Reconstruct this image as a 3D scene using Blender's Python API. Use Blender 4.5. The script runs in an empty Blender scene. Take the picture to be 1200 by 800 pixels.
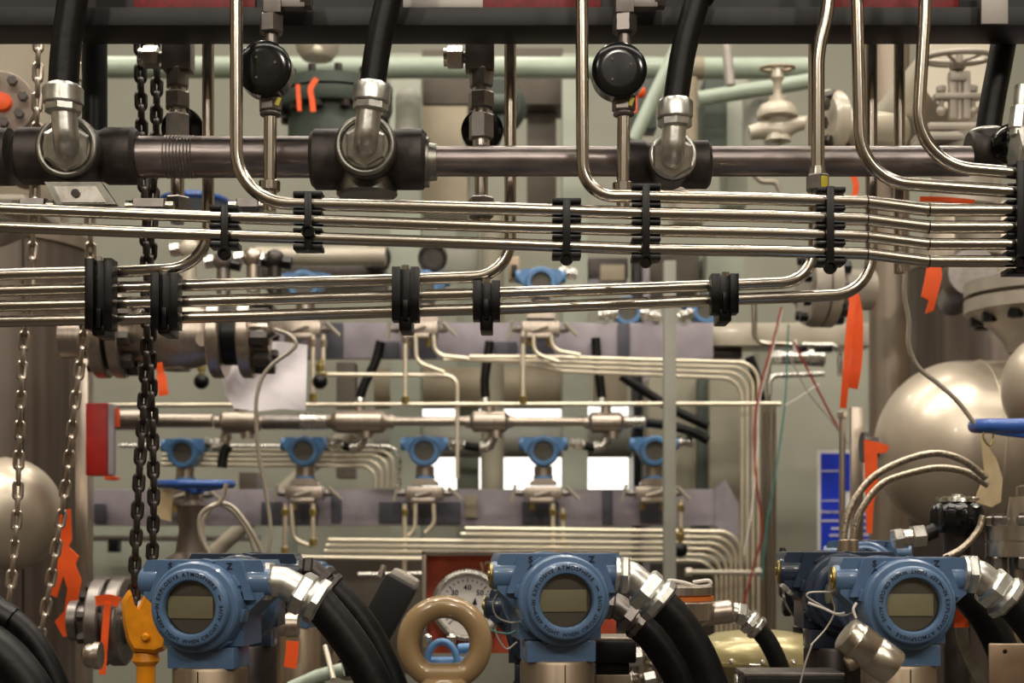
import bpy, bmesh, math, random
from mathutils import Vector, Matrix
random.seed(7)
PI = math.pi
F = 1200 * 50 / 36          # focal length in pixels of the 1200 px frame
CAMZ, HY = 1.5, 625.0       # eye height, image row of the horizon
col = bpy.context.scene.collection

def P(px, py, Y):
    return Vector(((px - 600) * Y / F, Y, CAMZ - (py - HY) * Y / F))
def L(n, Y):
    return n * Y / F
V = Vector
X, YA, Z = V((1, 0, 0)), V((0, 1, 0)), V((0, 0, 1))

# ---------------------------------------------------------------- mesh builder
def basis(d):
    d = V(d).normalized()
    a = Z if abs(d.z) < 0.9 else X
    u = a.cross(d).normalized()
    return u, d.cross(u).normalized(), d

class MB:
    def __init__(s):
        s.v, s.f = [], []
    def add(s, vs, fs):
        b = len(s.v)
        s.v.extend(V(q) for q in vs)
        s.f.extend(tuple(i + b for i in f) for f in fs)
        return s
    def loft(s, rings, closed=False, cap0=True, cap1=True):
        n = len(rings[0]); vs = [q for r in rings for q in r]; fs = []
        m = len(rings)
        for i in range(m if closed else m - 1):
            j = (i + 1) % m
            for k in range(n):
                l = (k + 1) % n
                fs.append((i * n + k, i * n + l, j * n + l, j * n + k))
        if not closed:
            if cap0: fs.append(tuple(reversed(range(n))))
            if cap1: fs.append(tuple((m - 1) * n + k for k in range(n)))
        return s.add(vs, fs)
    def lathe(s, prof, o, d, seg=24, cap0=True, cap1=True, rot=0.0, sy=1.0):
        u, w, d = basis(d); o = V(o); rings = []
        for t, r in prof:
            r = max(r, 1e-5)
            rings.append([o + d * t + (u * math.cos(rot + 2 * PI * k / seg) + w * math.sin(rot + 2 * PI * k / seg) * sy) * r for k in range(seg)])
        return s.loft(rings, False, cap0, cap1)
    def cyl(s, p0, p1, r0, r1=None, seg=20, bev=0.0):
        p0, p1 = V(p0), V(p1); h = (p1 - p0).length; r1 = r0 if r1 is None else r1
        if bev:
            pr = [(0, r0 - bev), (bev, r0), (h - bev, r1), (h, r1 - bev)]
        else:
            pr = [(0, r0), (h, r1)]
        return s.lathe(pr, p0, p1 - p0, seg)
    def hexn(s, p0, p1, r, seg=6, rot=0.0):
        p0, p1 = V(p0), V(p1); h = (p1 - p0).length; c = min(r * .12, h * .25)
        return s.lathe([(0, r - c), (c, r), (h - c, r), (h, r - c)], p0, p1 - p0, seg, rot=rot)
    def ring(s, o, d, R, r, seg=32, rs=10):
        u, w, d = basis(d); o = V(o); rings = []
        for k in range(seg):
            a = 2 * PI * k / seg; e = u * math.cos(a) + w * math.sin(a)
            rings.append([o + e * (R + r * math.cos(2 * PI * q / rs)) + d * r * math.sin(2 * PI * q / rs) for q in range(rs)])
        return s.loft(rings, True)
    def ball(s, o, r, seg=20, rs=12, d=Z, half=False):
        n = rs // 2 if half else rs
        pr = []
        for k in range(n + 1):
            a = -PI / 2 + PI * k / rs
            pr.append((r * math.sin(a), r * math.cos(a)))
        return s.lathe(pr, o, d, seg)
    def box(s, c, size, rot=None, bev=0.0):
        bm = bmesh.new(); bmesh.ops.create_cube(bm, size=1)
        bmesh.ops.scale(bm, vec=V(size), verts=bm.verts)
        if bev:
            bmesh.ops.bevel(bm, geom=list(bm.edges), offset=bev, segments=2, affect='EDGES', profile=0.6)
        if rot is not None: bmesh.ops.transform(bm, matrix=rot.to_4x4(), verts=bm.verts)
        bmesh.ops.translate(bm, vec=V(c), verts=bm.verts)
        bm.verts.index_update()
        s.add([v.co.copy() for v in bm.verts], [tuple(v.index for v in f.verts) for f in bm.faces]); bm.free()
        return s
    def pbox(s, x0, y0, x1, y1, Y0, Y1, bev=0.0):
        """box whose front face (at depth Y0) covers the given pixel rectangle"""
        a, b = P(x0, y0, Y0), P(x1, y1, Y0)
        return s.box(((a.x + b.x) / 2, (Y0 + Y1) / 2, (a.z + b.z) / 2), (abs(b.x - a.x), Y1 - Y0, abs(a.z - b.z)), None, bev)
    def prism(s, pts, depth):
        """pts: 3-D outline, extruded by vector depth"""
        return s.loft([[V(q) for q in pts], [V(q) + V(depth) for q in pts]])
    def tube(s, pts, r, seg=12, closed=False, cap=True):
        pts = [V(q) for q in pts]; n = len(pts); rings = []; u = None
        for i in range(n):
            if closed: t = pts[(i + 1) % n] - pts[i - 1]
            else: t = pts[min(i + 1, n - 1)] - pts[max(i - 1, 0)]
            t.normalize()
            if u is None: u = basis(t)[0]
            u = (u - t * u.dot(t)).normalized(); w = t.cross(u)
            rr = r[i] if isinstance(r, (list, tuple)) else r
            rings.append([pts[i] + (u * math.cos(2 * PI * k / seg) + w * math.sin(2 * PI * k / seg)) * rr for k in range(seg)])
        return s.loft(rings, closed, cap, cap)

def fillet(pts, rad, n=10):
    pts = [V(q) for q in pts]; out = [pts[0]]
    for i in range(1, len(pts) - 1):
        a, b, c = pts[i - 1], pts[i], pts[i + 1]
        e0, e1 = (a - b), (c - b); l0, l1 = e0.length, e1.length
        e0.normalize(); e1.normalize()
        th = e0.angle(e1)
        if PI - th < 0.03: out.append(b); continue
        R = rad[i - 1] if isinstance(rad, (list, tuple)) else rad
        t = min(R / math.tan(th / 2), l0 * .49 if i > 1 else l0 * .98, l1 * .49 if i < len(pts) - 2 else l1 * .98)
        R = t * math.tan(th / 2)
        cen = b + (e0 + e1).normalized() * (R / math.sin(th / 2))
        p0, p1 = b + e0 * t, b + e1 * t; r0, r1 = p0 - cen, p1 - cen
        ang = PI - th; ax = r0.cross(r1).normalized()
        for k in range(n + 1):
            out.append(cen + Matrix.Rotation(ang * k / n, 3, ax) @ r0)
    out.append(pts[-1]); return out

def spline(pts, n=8):
    pts = [V(q) for q in pts]; q = [2 * pts[0] - pts[1]] + pts + [2 * pts[-1] - pts[-2]]; out = []
    for i in range(1, len(q) - 2):
        p0, p1, p2, p3 = q[i - 1:i + 3]
        for k in range(n):
            t = k / n
            out.append(.5 * ((2 * p1) + (p2 - p0) * t + (2 * p0 - 5 * p1 + 4 * p2 - p3) * t * t + (3 * p1 - p0 - 3 * p2 + p3) * t ** 3))
    out.append(pts[-1]); return out

def PX(lst, Y):
    return [P(q[0], q[1], q[2] if len(q) > 2 else Y) for q in lst]

# ---------------------------------------------------------------- objects
ORG = {}
def link(name, mb, mat, parent=None, org=None, ang=38):
    if parent is not None: org = ORG[parent.name]
    me = bpy.data.meshes.new(name)
    me.from_pydata([v - org for v in mb.v], [], mb.f)
    bm = bmesh.new(); bm.from_mesh(me); bmesh.ops.recalc_face_normals(bm, faces=bm.faces); bm.to_mesh(me); bm.free()
    me.polygons.foreach_set('use_smooth', [True] * len(me.polygons))
    me.set_sharp_from_angle(angle=math.radians(ang))
    if mat: me.materials.append(M[mat])
    o = bpy.data.objects.new(name, me); col.objects.link(o)
    if parent is not None: o.parent = parent
    else: o.location = org
    ORG[o.name] = org
    return o
def tag(o, label, cat, group=None, kind=None):
    o['label'] = label; o['category'] = cat
    if group: o['group'] = group
    if kind: o['kind'] = kind
    return o
def thing(name, label, cat, loc, group=None):
    o = bpy.data.objects.new(name, None); col.objects.link(o)
    o.empty_display_size = .02
    o.location = loc; ORG[o.name] = V(loc)
    return tag(o, label, cat, group)
def part(name, mb, mat, parent, label=None, ang=38):
    o = link(name, mb, mat, parent, ang=ang)
    if label: o['label'] = label
    return o
def solo(name, mb, mat, label, cat, group=None, kind=None, ang=38):
    lo = [min(v[i] for v in mb.v) for i in range(3)]; hi = [max(v[i] for v in mb.v) for i in range(3)]
    o = link(name, mb, mat, None, V(((lo[0] + hi[0]) / 2, (lo[1] + hi[1]) / 2, lo[2])), ang)
    return tag(o, label, cat, group, kind)
def struct(name, mb, mat, label=None):
    o = link(name, mb, mat, None, V((0, 0, 0))); o['kind'] = 'structure'
    if label: o['label'] = label; o['category'] = name.split('_')[0]
    return o
def dup(root, loc, label, rotz=0, scale=1, group=None):
    c = root.copy(); col.objects.link(c); c.location = loc; c.rotation_euler = (0, 0, rotz); c.scale = (scale,) * 3
    c['label'] = label
    if group: c['group'] = group
    def rec(o, p):
        for ch in [q for q in kids.get(o.name, ())]:
            d = ch.copy(); col.objects.link(d); d.parent = p; rec(ch, d)
    kids = {}
    for q in list(col.objects):
        if q.parent is not None: kids.setdefault(q.parent.name, []).append(q)
    rec(root, c); return c

_gl = {}
def glyph(ch, size):
    if ch not in _gl:
        cu = bpy.data.curves.new('g', 'FONT'); cu.body = ch; cu.size = 1.0; cu.extrude = .06; cu.offset = .02; cu.resolution_u = 3
        o = bpy.data.objects.new('g', cu); col.objects.link(o)
        bpy.context.view_layer.update()
        me = bpy.data.meshes.new_from_object(o.evaluated_get(bpy.context.evaluated_depsgraph_get()))
        vs = [v.co.copy() for v in me.vertices]; fs = [tuple(p.vertices) for p in me.polygons]
        bpy.data.objects.remove(o); bpy.data.curves.remove(cu); bpy.data.meshes.remove(me)
        xs = [v.x for v in vs] or [0, .25]
        _gl[ch] = (vs, fs, min(xs), max(xs))
    return _gl[ch]
def text(mb, s, o, ux, uy, size, center=True, sp=.09):
    """flat lettering: origin o, reading along ux, up along uy"""
    ux, uy = V(ux), V(uy); n = ux.cross(uy)
    ws = [(.3 if c == ' ' else glyph(c, 1)[3] - glyph(c, 1)[2]) + sp for c in s]
    x = -sum(ws) / 2 if center else 0
    for c, w in zip(s, ws):
        if c != ' ':
            vs, fs, a, b = glyph(c, 1)
            mb.add([o + (ux * (v.x - a + x) + uy * v.y + n * v.z) * size for v in vs], fs)
        x += w
def arctext(mb, s, o, R, a0, size, cw=True, sp=.13, ux=X, uz=Z):
    """lettering on an arc facing the camera (-y); a0 = middle angle; cw: tops outward, read clockwise"""
    ws = [(.34 if c == ' ' else glyph(c, 1)[3] - glyph(c, 1)[2]) + sp for c in s]
    tot = sum(ws) * size / R; sg = -1 if cw else 1
    a = a0 - sg * tot / 2
    for c, w in zip(s, ws):
        am = a + sg * w * size / R / 2
        e = ux * math.cos(am) + uz * math.sin(am); tn = (-ux * math.sin(am) + uz * math.cos(am)) * sg
        up = e if cw else -e
        if c != ' ':
            vs, fs, x0, x1 = glyph(c, 1)
            n = tn.cross(up)
            base = o + e * R
            mb.add([base + (tn * (v.x - (x0 + x1) / 2) + up * (v.y - .35) + n * v.z) * size for v in vs], fs)
        a += sg * w * size / R

# ---------------------------------------------------------------- materials
M = {}
def mat(name, c, metal=0.0, rough=.5, var=.12, scale=25.0, bump=0.0, emit=None, streak=None, coat=0.0, rvar=.08, trans=0.0, c2=None, spec=.5):
    m = bpy.data.materials.new(name); m.use_nodes = True; nt = m.node_tree; b = nt.nodes['Principled BSDF']
    b.inputs['Metallic'].default_value = metal; b.inputs['Roughness'].default_value = rough
    if coat: b.inputs['Coat Weight'].default_value = coat; b.inputs['Coat Roughness'].default_value = .08
    b.inputs['Specular IOR Level'].default_value = spec
    if trans: b.inputs['Transmission Weight'].default_value = trans
    tc = nt.nodes.new('ShaderNodeTexCoord'); mp = nt.nodes.new('ShaderNodeMapping'); nz = nt.nodes.new('ShaderNodeTexNoise')
    nt.links.new(tc.outputs['Object'], mp.inputs[0]); nt.links.new(mp.outputs[0], nz.inputs['Vector'])
    mp.inputs['Scale'].default_value = streak or (1, 1, 1)
    nz.inputs['Scale'].default_value = scale; nz.inputs['Detail'].default_value = 4
    rp = nt.nodes.new('ShaderNodeValToRGB'); e = rp.color_ramp.elements
    c2 = c2 or tuple(q * (1 - var * 2) for q in c)
    e[0].position = .3; e[1].position = .72; e[0].color = (*c2, 1); e[1].color = (*[min(1, q * (1 + var)) for q in c], 1)
    nt.links.new(nz.outputs[0], rp.inputs[0]); nt.links.new(rp.outputs[0], b.inputs['Base Color'])
    if rvar:
        mr = nt.nodes.new('ShaderNodeMapRange'); mr.inputs[3].default_value = max(.02, rough - rvar); mr.inputs[4].default_value = min(1, rough + rvar)
        nt.links.new(nz.outputs[0], mr.inputs[0]); nt.links.new(mr.outputs[0], b.inputs['Roughness'])
    if bump:
        bp = nt.nodes.new('ShaderNodeBump'); bp.inputs['Strength'].default_value = bump; bp.inputs['Distance'].default_value = .002
        nt.links.new(nz.outputs[0], bp.inputs['Height']); nt.links.new(bp.outputs[0], b.inputs['Normal'])
    if emit:
        b.inputs['Emission Color'].default_value = (*c, 1); b.inputs['Emission Strength'].default_value = emit
    M[name] = m; return m
def S(r, g, b):
    f = lambda q: (q / 255 / 12.92) if q / 255 <= .04045 else ((q / 255 + .055) / 1.055) ** 2.4
    return (f(r), f(g), f(b))
mat('tube', S(192, 184, 172), 1, .2, .02, 30, rvar=0)
mat('bright', S(215, 212, 205), 1, .28, .06, 80)
mat('zinc', S(222, 222, 216), .95, .34, .1, 90, .15)
mat('zincdull', S(150, 148, 140), 1, .38, .15, 70, .15)
mat('steelgrey', S(140, 134, 130), .9, .38, .12, 60)
mat('stain', S(188, 176, 164), .95, .34, .1, 40, streak=(6, 6, .4))
mat('clad', S(124, 114, 107), .85, .42, .14, 7, streak=(7, 7, .12))
mat('cladlite', S(160, 148, 134), .8, .45, .08, 7, streak=(7, 7, .12))
mat('iron', S(70, 64, 61), .4, .5, .15, 90, .3)
mat('emt', S(142, 133, 131), .9, .34, .16, 22, .1, streak=(1, 4, 4))
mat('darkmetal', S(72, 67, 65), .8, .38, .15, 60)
mat('rubber', S(11, 11, 12), 0, .42, .15, 120, .15, spec=.3)
mat('plastic', S(8, 8, 11), 0, .36, .1, 60, spec=.35)
mat('blackgloss', S(14, 16, 18), 0, .14, .2, 40)
mat('beampaint', S(28, 27, 28), .1, .5, .25, 14, .2, streak=(.4, 2, 2))
mat('beamweb', S(120, 114, 118), .1, .5, .12, 14)
mat('blue', S(82, 110, 144), 0, .33, .05, 30, coat=.35)
mat('blueshade', S(36, 50, 70), 0, .35, .08, 30, coat=.3)  # darker copy of blue: shade on the rear transmitters put into the colour
mat('ink', S(14, 20, 34), 0, .5, .05, 30)
mat('blackcloth', S(9, 9, 10), 0, .8, .1, 60)
mat('reartube', S(240, 230, 208), .85, .38, .03, 30, rvar=0)  # paler, rougher copy of tube: bright highlights put into the colour
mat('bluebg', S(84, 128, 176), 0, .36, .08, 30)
mat('wheelblue', S(48, 92, 172), 0, .35, .12, 40, coat=.3)
mat('signblue', S(26, 56, 205), 0, .5, .05, 20)
mat('white', S(228, 226, 224), 0, .6, .03, 20)
mat('paper', S(240, 234, 240), 0, .75, .03, 6, .4)
mat('orange', S(255, 92, 24), 0, .5, .08, 30)
mat('redtag', S(140, 18, 24), 0, .5, .2, 160)
mat('redbox', S(170, 26, 16), 0, .45, .08, 30)
mat('redplate', S(178, 70, 38), 0, .45, .2, 35)
mat('hook', S(240, 152, 14), 0, .36, .14, 45, .1, coat=.2)
mat('tan', S(146, 122, 88), 0, .22, .08, 20, coat=.4)
mat('brass', S(190, 172, 112), 1, .36, .1, 60)
mat('yellow', S(196, 180, 60), 0, .5, .1, 40)
mat('gold', S(168, 156, 112), .4, .32, .08, 20, coat=.3)
mat('cream', S(192, 184, 167), .12, .32, .06, 12, coat=.2)
mat('vesselpaint', S(214, 202, 184), .62, .38, .05, 10, coat=.35)
mat('creampaint', S(214, 204, 184), 0, .4, .04, 12)
mat('creamdull', S(166, 158, 146), .1, .4, .1, 18)
mat('greengrey', S(158, 164, 150), 0, .5, .05, 10)
mat('green', S(164, 178, 162), 0, .4, .06, 10, coat=.2)
mat('greendk', S(64, 74, 66), 0, .5, .12, 10)
mat('olive', S(150, 146, 128), 0, .55, .08, 6)
mat('panel', S(168, 160, 170), 0, .5, .1, 12)
mat('paneldk', S(84, 84, 94), .2, .55, .1, 12)
mat('flangebrown', S(128, 113, 101), .2, .45, .1, 20)
mat('tanbox', S(160, 148, 126), 0, .55, .08, 9)
mat('brownbox', S(88, 80, 70), 0, .55, .1, 9)
mat('greybox', S(150, 150, 140), 0, .55, .06, 9)
mat('face', S(88, 83, 72), 0, .5, .08, 30)
mat('lcd', S(150, 145, 112), 0, .45, .03, 30)
mat('dial', S(232, 226, 220), 0, .5, .02, 30)
mat('nickel', S(206, 198, 184), 1, .3, .06, 40)
mat('tanmetal', S(160, 144, 124), .85, .45, .1, 16, streak=(8, 8, .5))
mat('kraft', S(220, 202, 164), 0, .65, .1, 20, c2=S(190, 166, 126))
mat('gasket', S(206, 110, 40), 0, .5, .1, 40)
mat('wirewhite', S(222, 216, 206), 0, .4, .03, 40)
mat('wirered', S(150, 36, 30), 0, .45, .1, 40)
mat('wireteal', S(60, 136, 130), 0, .45, .1, 40)
mat('vinyl', S(170, 162, 148), .2, .25, .05, 40, coat=.4)
mat('braid', S(190, 178, 160), .9, .36, .25, 300, .4)
mat('wallgreen', S(160, 161, 147), 0, .6, .04, 3)
mat('wallwarm', S(132, 118, 99), 0, .7, .06, 2)
mat('floorgrey', S(58, 53, 48), 0, .6, .1, 3)
mat('ceil', S(60, 58, 56), 0, .8, .06, 3)
mat('lit', (1.0, .96, .93), 0, .5, .01, 3, emit=1.5)
mat('tagsteel', S(196, 172, 150), 1, .32, .1, 30)
mat('greytag', S(178, 172, 166), .3, .45, .06, 30)
g = bpy.data.materials.new('clear'); g.use_nodes = True
nt = g.node_tree; nt.nodes.clear(); out = nt.nodes.new('ShaderNodeOutputMaterial'); mx = nt.nodes.new('ShaderNodeMixShader')
tr = nt.nodes.new('ShaderNodeBsdfTransparent'); gl = nt.nodes.new('ShaderNodeBsdfGlossy'); fr = nt.nodes.new('ShaderNodeFresnel')
gl.inputs['Roughness'].default_value = .03; fr.inputs[0].default_value = 1.5
nt.links.new(fr.outputs[0], mx.inputs[0]); nt.links.new(tr.outputs[0], mx.inputs[1]); nt.links.new(gl.outputs[0], mx.inputs[2]); nt.links.new(mx.outputs[0], out.inputs[0])
M['clear'] = g
# ================================================================ room, light, camera
b = MB(); b.box((0, 2, -.1), (9, 11.6, .2)); struct('floor', b, 'floorgrey')
b = MB(); b.box((0, 2, 5.3), (9, 11.6, .2)); struct('ceiling', b, 'ceil')
b = MB(); b.box((-4.4, 2, 2.6), (.2, 11.2, 5.2)); struct('wall_left', b, 'wallwarm')
b = MB(); b.box((4.4, 2, 2.6), (.2, 11.2, 5.2)); struct('wall_right', b, 'wallwarm')
b = MB(); b.box((0, -3.7, 2.6), (9, .2, 5.2)); struct('wall_front', b, 'wallwarm')
YB = 6.9
wx0, wx1 = P(484, 0, YB).x, P(738, 0, YB).x; wz0, wz1 = P(0, 584, YB).z, P(0, 470, YB).z
b = MB()
b.box(((-4.5 + wx0) / 2, YB + .1, 2.6), (wx0 + 4.5, .2, 5.2)); b.box(((4.5 + wx1) / 2, YB + .1, 2.6), (4.5 - wx1, .2, 5.2))
b.box(((wx0 + wx1) / 2, YB + .1, wz0 / 2), (wx1 - wx0, .2, wz0)); b.box(((wx0 + wx1) / 2, YB + .1, (wz1 + 5.2) / 2), (wx1 - wx0, .2, 5.2 - wz1))
struct('wall_back', b, 'wallgreen')
b = MB(); b.box(((wx0 + wx1) / 2, YB + .12, (wz0 + wz1) / 2), (wx1 - wx0, .02, wz1 - wz0)); struct('window_1', b, 'lit')

def lamp(x, y, z, size, power, colr=(1, .91, .78), sy=None, tgt=None):
    d = bpy.data.lights.new('hall_and_fill_light', 'AREA'); d.shape = 'DISK' if sy is None else 'RECTANGLE'; d.size = size; d.energy = power; d.color = colr
    if sy: d.size_y = sy
    o = bpy.data.objects.new('hall_and_fill_light', d); col.objects.link(o); o.location = (x, y, z)
    v = (V(tgt) - V((x, y, z))) if tgt else V((0, 0, -1))
    o.rotation_euler = v.to_track_quat('-Z', 'Y').to_euler()
# unseen overhead hall lights: strips shaped for long tube highlights, round high-bay lamps
lamp(0, 2.0, 5.0, 6.5, 150, sy=.35)
lamp(0, 3.9, 5.0, 6.5, 95, sy=.16)
lamp(0, -1.6, 5.0, 6.0, 80, sy=.3)
for x in (-2.6, -.9, .9, 2.6):
    lamp(x, .9, 5.1, .2, 24)
for x in (-1.8, 0, 1.8):
    lamp(x, 5.3, 5.0, .3, 14)
for x in (-1.6, .3, 2.2):  # unseen front fill lamps, added to brighten the metal fittings
    lamp(x, -2.6, 3.9, .35, 30, tgt=(x * .4, 1.5, 1.4))
w = bpy.data.worlds.new('world'); bpy.context.scene.world = w; w.use_nodes = True
w.node_tree.nodes['Background'].inputs[0].default_value = (.9, .8, .68, 1); w.node_tree.nodes['Background'].inputs[1].default_value = .3

cd = bpy.data.cameras.new('camera'); cam = bpy.data.objects.new('camera', cd); col.objects.link(cam)
cam.location = (0, 0, CAMZ); cam.rotation_euler = (PI / 2, 0, 0)
cd.lens = 50; cd.sensor_width = 36; cd.shift_y = (HY - 400) / 1200; cd.clip_start = .05; cd.clip_end = 60
cd.dof.use_dof = True; cd.dof.focus_distance = 1.38; cd.dof.aperture_fstop = 10
bpy.context.scene.camera = cam
vs = bpy.context.scene.view_settings
vs.view_transform = 'Standard'; vs.look = 'None'; vs.gamma = 1; vs.use_curve_mapping = False; vs.exposure = .06

# ================================================================ overhead beam
YBm = 1.47
b = MB(); zb = P(0, 30, YBm).z; zt = P(0, 8, YBm).z
b.box((0, (YBm + 1.527) / 2, (zb + zt) / 2), (1.9, 1.527 - YBm, zt - zb), None, .0015)
b.box((0, 1.503, zt + .05), (1.9, .008, .1)); b.box((0, (YBm + 1.527) / 2, zt + .105), (1.9, 1.527 - YBm, .012))
o = solo('steel_beam', b, 'beampaint', 'dark painted steel beam running across the top of the view', 'beam', kind='thing')
def redstrip(x0, x1, y1, label):
    b = MB(); p0, p1 = P(x0, 0, 1.499), P(x1, 0, 1.499); z1 = zt + .0015; z0 = z1 + .032
    b.box(((p0.x + p1.x) / 2, 1.4965, (z0 + z1) / 2), (p1.x - p0.x, .004, z0 - z1), None, .001)
    solo('red_label', b, 'redtag', label, 'label', 'red labels stuck along the overhead beam')
redstrip(158, 300, 8, 'red label on the dark beam above the left chains')
redstrip(566, 704, 10, 'red label on the dark beam left of the disc-backed gauge fitting')
redstrip(975, 1122, 12, 'longest red label on the dark beam behind the two right bent tubes')
b = MB(); b.pbox(1150, -40, 1182, 28, 1.455, 1.459, .0018)
solo('hanging_tag', b, 'greytag', 'plain grey rounded tag hanging over the beam at the right', 'tag')
b = MB(); b.pbox(472, -2, 566, 9, 1.494, 1.4985, .0008)  # pale strip puts the lit tone of the beam web into colour
solo('lit_web_strip', b, 'greytag', 'pale grey strip for the lit beam web beside the second hose', 'label')

# ================================================================ conduit header
YH = 1.52
def pipe(x0, x1, cy, r, label, threads=None, m='emt'):
    t = MB(); t.cyl(P(x0, cy, YH), P(x1, cy, YH), L(r, YH), seg=32)
    if threads:
        for k in range(9):
            xx = threads[0] + (threads[1] - threads[0]) * k / 8
            t.ring(P(xx, cy, YH), X, L(r, YH), L(.9, YH), 32, 6)
    return solo('conduit_pipe', t, m, label, 'pipe', 'horizontal conduit pipes of the header')
pipe(162, 366, 184, 24, 'thick dark conduit pipe with a threaded band, left of the second hose', (196, 228))
pipe(506, 728, 189, 17.5, 'slimmer conduit pipe between the second and third hose fittings')
pipe(831, 1136, 189, 17.5, 'long slim conduit pipe running right from the third hose fitting')
pipe(-420, 14, 184, 33, 'short black pipe end cut off by the left edge of the picture', m='iron')

def tee(x0, x1, cy, r, bx, by, br, label, Yl=1.466, cap=None, lip='zincdull'):
    t = thing('conduit_tee', label, 'pipe fitting', P((x0 + x1) / 2, cy, YH), 'cast iron conduit tees')
    b = MB(); a, c = P(x0, cy, YH), P(x1, cy, YH); h = (c - a).length; R = L(r, YH); e = R * .14
    b.lathe([(0, R - e), (e, R), (h * .26, R), (h * .3, R * .9), (h * .7, R * .9), (h * .74, R), (h - e, R), (h, R - e)], a, X, 40)
    o = P(bx, by, Yl); B = L(br, Yl); d = YH - Yl
    b.lathe([(0, B * .8), (0, B * .94), (B * .08, B), (B * .35, B), (B * .5, B * .92), (d, B * .92)], o, YA, 40)
    part('tee_body', b, 'iron', t)
    g = MB(); g.ring(o + V((0, .0005, 0)), YA, B * .86, B * .11, 40, 10); part('outlet_rim', g, lip, t, 'worn metal rim of the outlet')
    g = MB(); g.ring(o + V((0, .001, 0)), YA, B * .67, B * .07, 40, 8); part('seal_ring', g, 'olive', t, 'dull yellowish seal ring')
    if cap:
        g = MB(); cx, y0, y1, rr = cap
        p0 = P(cx, y0, YH); p1 = P(cx, y1, YH); g.lathe([(0, L(rr, YH) * .92), ((p0 - p1).length - .003, L(rr, YH)), ((p0 - p1).length, L(rr, YH) - .003)], p0, p1 - p0, 32)
        part('end_cap', g, 'zincdull', t, 'round grey cap under the tee')
    return t
tee(22, 163, 183, 33, 78, 172, 38, 'iron conduit tee under the leftmost black hose, outlet facing forward')
tee(365, 500, 187, 35, 428, 170, 37, 'iron conduit tee with a round cap below, under the second black hose', cap=(430, 205, 231, 36))
tee(727, 832, 193, 28, 789, 182, 29, 'smallest iron conduit tee, under the third black hose', lip='zinc')
b = MB(); o = P(497, 190, YH)
b.lathe([(0, L(29, YH)), (L(6, YH), L(29, YH)), (L(6, YH), L(22, YH)), (L(15, YH), L(21, YH))], o, X, 32)
solo('pipe_union', b, 'zincdull', 'stepped grey reducing collar right of the second tee', 'pipe fitting')
# saddle plate under the left tee
t = thing('saddle_clamp', 'polished trapezoid saddle plate under the left iron tee', 'bracket', P(92, 238, 1.475))
b = MB(); b.prism(PX([(52, 213), (118, 213), (136, 239), (66, 239)], 1.468), (0, .012, 0)); part('plate', b, 'zincdull', t)
b = MB(); b.prism(PX([(63, 218), (112, 218), (124, 237), (72, 237)], 1.4665), (0, .004, 0)); part('inner_plate', b, 'bright', t)
b = MB(); b.lathe([(0, L(5, 1.465)), (.004, L(5, 1.465))], P(88, 226, 1.4645), YA, 16); part('screw', b, 'iron', t, 'dark screw hole in the plate')

def hose_set(bx, by, ynut, rn, re, hose, rh, label, hexr, Ye=1.437, Yl=1.464, tilt=0):
    t = thing('conduit_hose', label, 'hose', P(bx, by, Yl), 'black hoses dropping to the conduit header')
    b = MB(); b.hexn(P(bx, by, Yl + .006), P(bx, by, Yl - .007), L(hexr, Yl), 6, rot=PI / 6); part('hex_base', b, 'zinc', t)
    tx = bx + tilt
    b = MB(); b.tube(fillet([P(bx, by, Yl - .004), P(bx, by, Ye), P(tx, ynut + 18, Ye)], L(re * .95, Ye), 10), L(re, Ye), 24); part('elbow', b, 'zinc', t)
    ax = (P(hose[0][0], hose[0][1], Ye) - P(tx, ynut + 32, Ye)).normalized()
    p0 = P(tx, ynut + 31, Ye)
    b = MB(); b.lathe([(0, L(rn * .8, Ye)), (L(2, Ye), L(rn * .93, Ye)), (L(9, Ye), L(rn * .93, Ye)), (L(10, Ye), L(rn * .86, Ye))], p0, ax, 8); part('collar', b, 'zinc', t)
    b = MB(); q = p0 + ax * L(10, Ye); b.lathe([(0, L(rn * .92, Ye)), (L(2, Ye), L(rn, Ye)), (L(19, Ye), L(rn, Ye)), (L(23, Ye), L(rn * .86, Ye))], q, ax, 10); part('compression_nut', b, 'zinc', t)
    b = MB(); b.tube(spline(PX(hose, Ye), 8), L(rh, Ye), 28); part('hose', b, 'rubber', t)
hose_set(78, 172, 102, 23.5, 15, [(74, 106), (77, 60), (85, 0), (90, -60), (92, -420)], 17.5, 'leftmost black hose rising from a silver elbow', 29, tilt=-4)
hose_set(428, 170, 100, 22.5, 14.5, [(436, 104), (443, 55), (455, 0), (472, -70), (482, -420)], 15.5, 'second black hose curving up from a silver elbow', 26, tilt=6)
hose_set(788, 184, 119, 21.5, 14, [(791, 123), (801, 60), (817, 0), (830, -50), (838, -420)], 15, 'third black hose rising from a silver elbow beside the right gauge', 26, tilt=3)

# far right tee with a hose behind the beam
t = thing('conduit_tee', 'black iron conduit tee at the right edge taking the rearmost slanting hose', 'pipe fitting', P(1158, 176, 1.545), 'cast iron conduit tees')
b = MB(); b.lathe([(0, L(20, 1.545)), (L(2, 1.545), L(22, 1.545)), (L(42, 1.545), L(22, 1.545)), (L(44, 1.545), L(20, 1.545))], P(1134, 176, 1.545), X, 32)
b.lathe([(0, L(19, 1.545)), (L(24, 1.545), L(19, 1.545))], P(1156, 178, 1.545), Z, 32); part('tee_body', b, 'iron', t)
b = MB(); b.ring(P(1156, 155, 1.545), Z, L(17, 1.545), L(3, 1.545)); part('outlet_rim', b, 'zinc', t)
b = MB(); b.lathe([(0, L(17, 1.5)), (L(10, 1.5), L(23, 1.5)), (L(22, 1.5), L(25, 1.5)), (L(26, 1.5), L(22, 1.5))], P(1168, 172, 1.53), V((.7, -.6, 0)), 32); part('black_collar', b, 'blackgloss', t)
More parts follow.
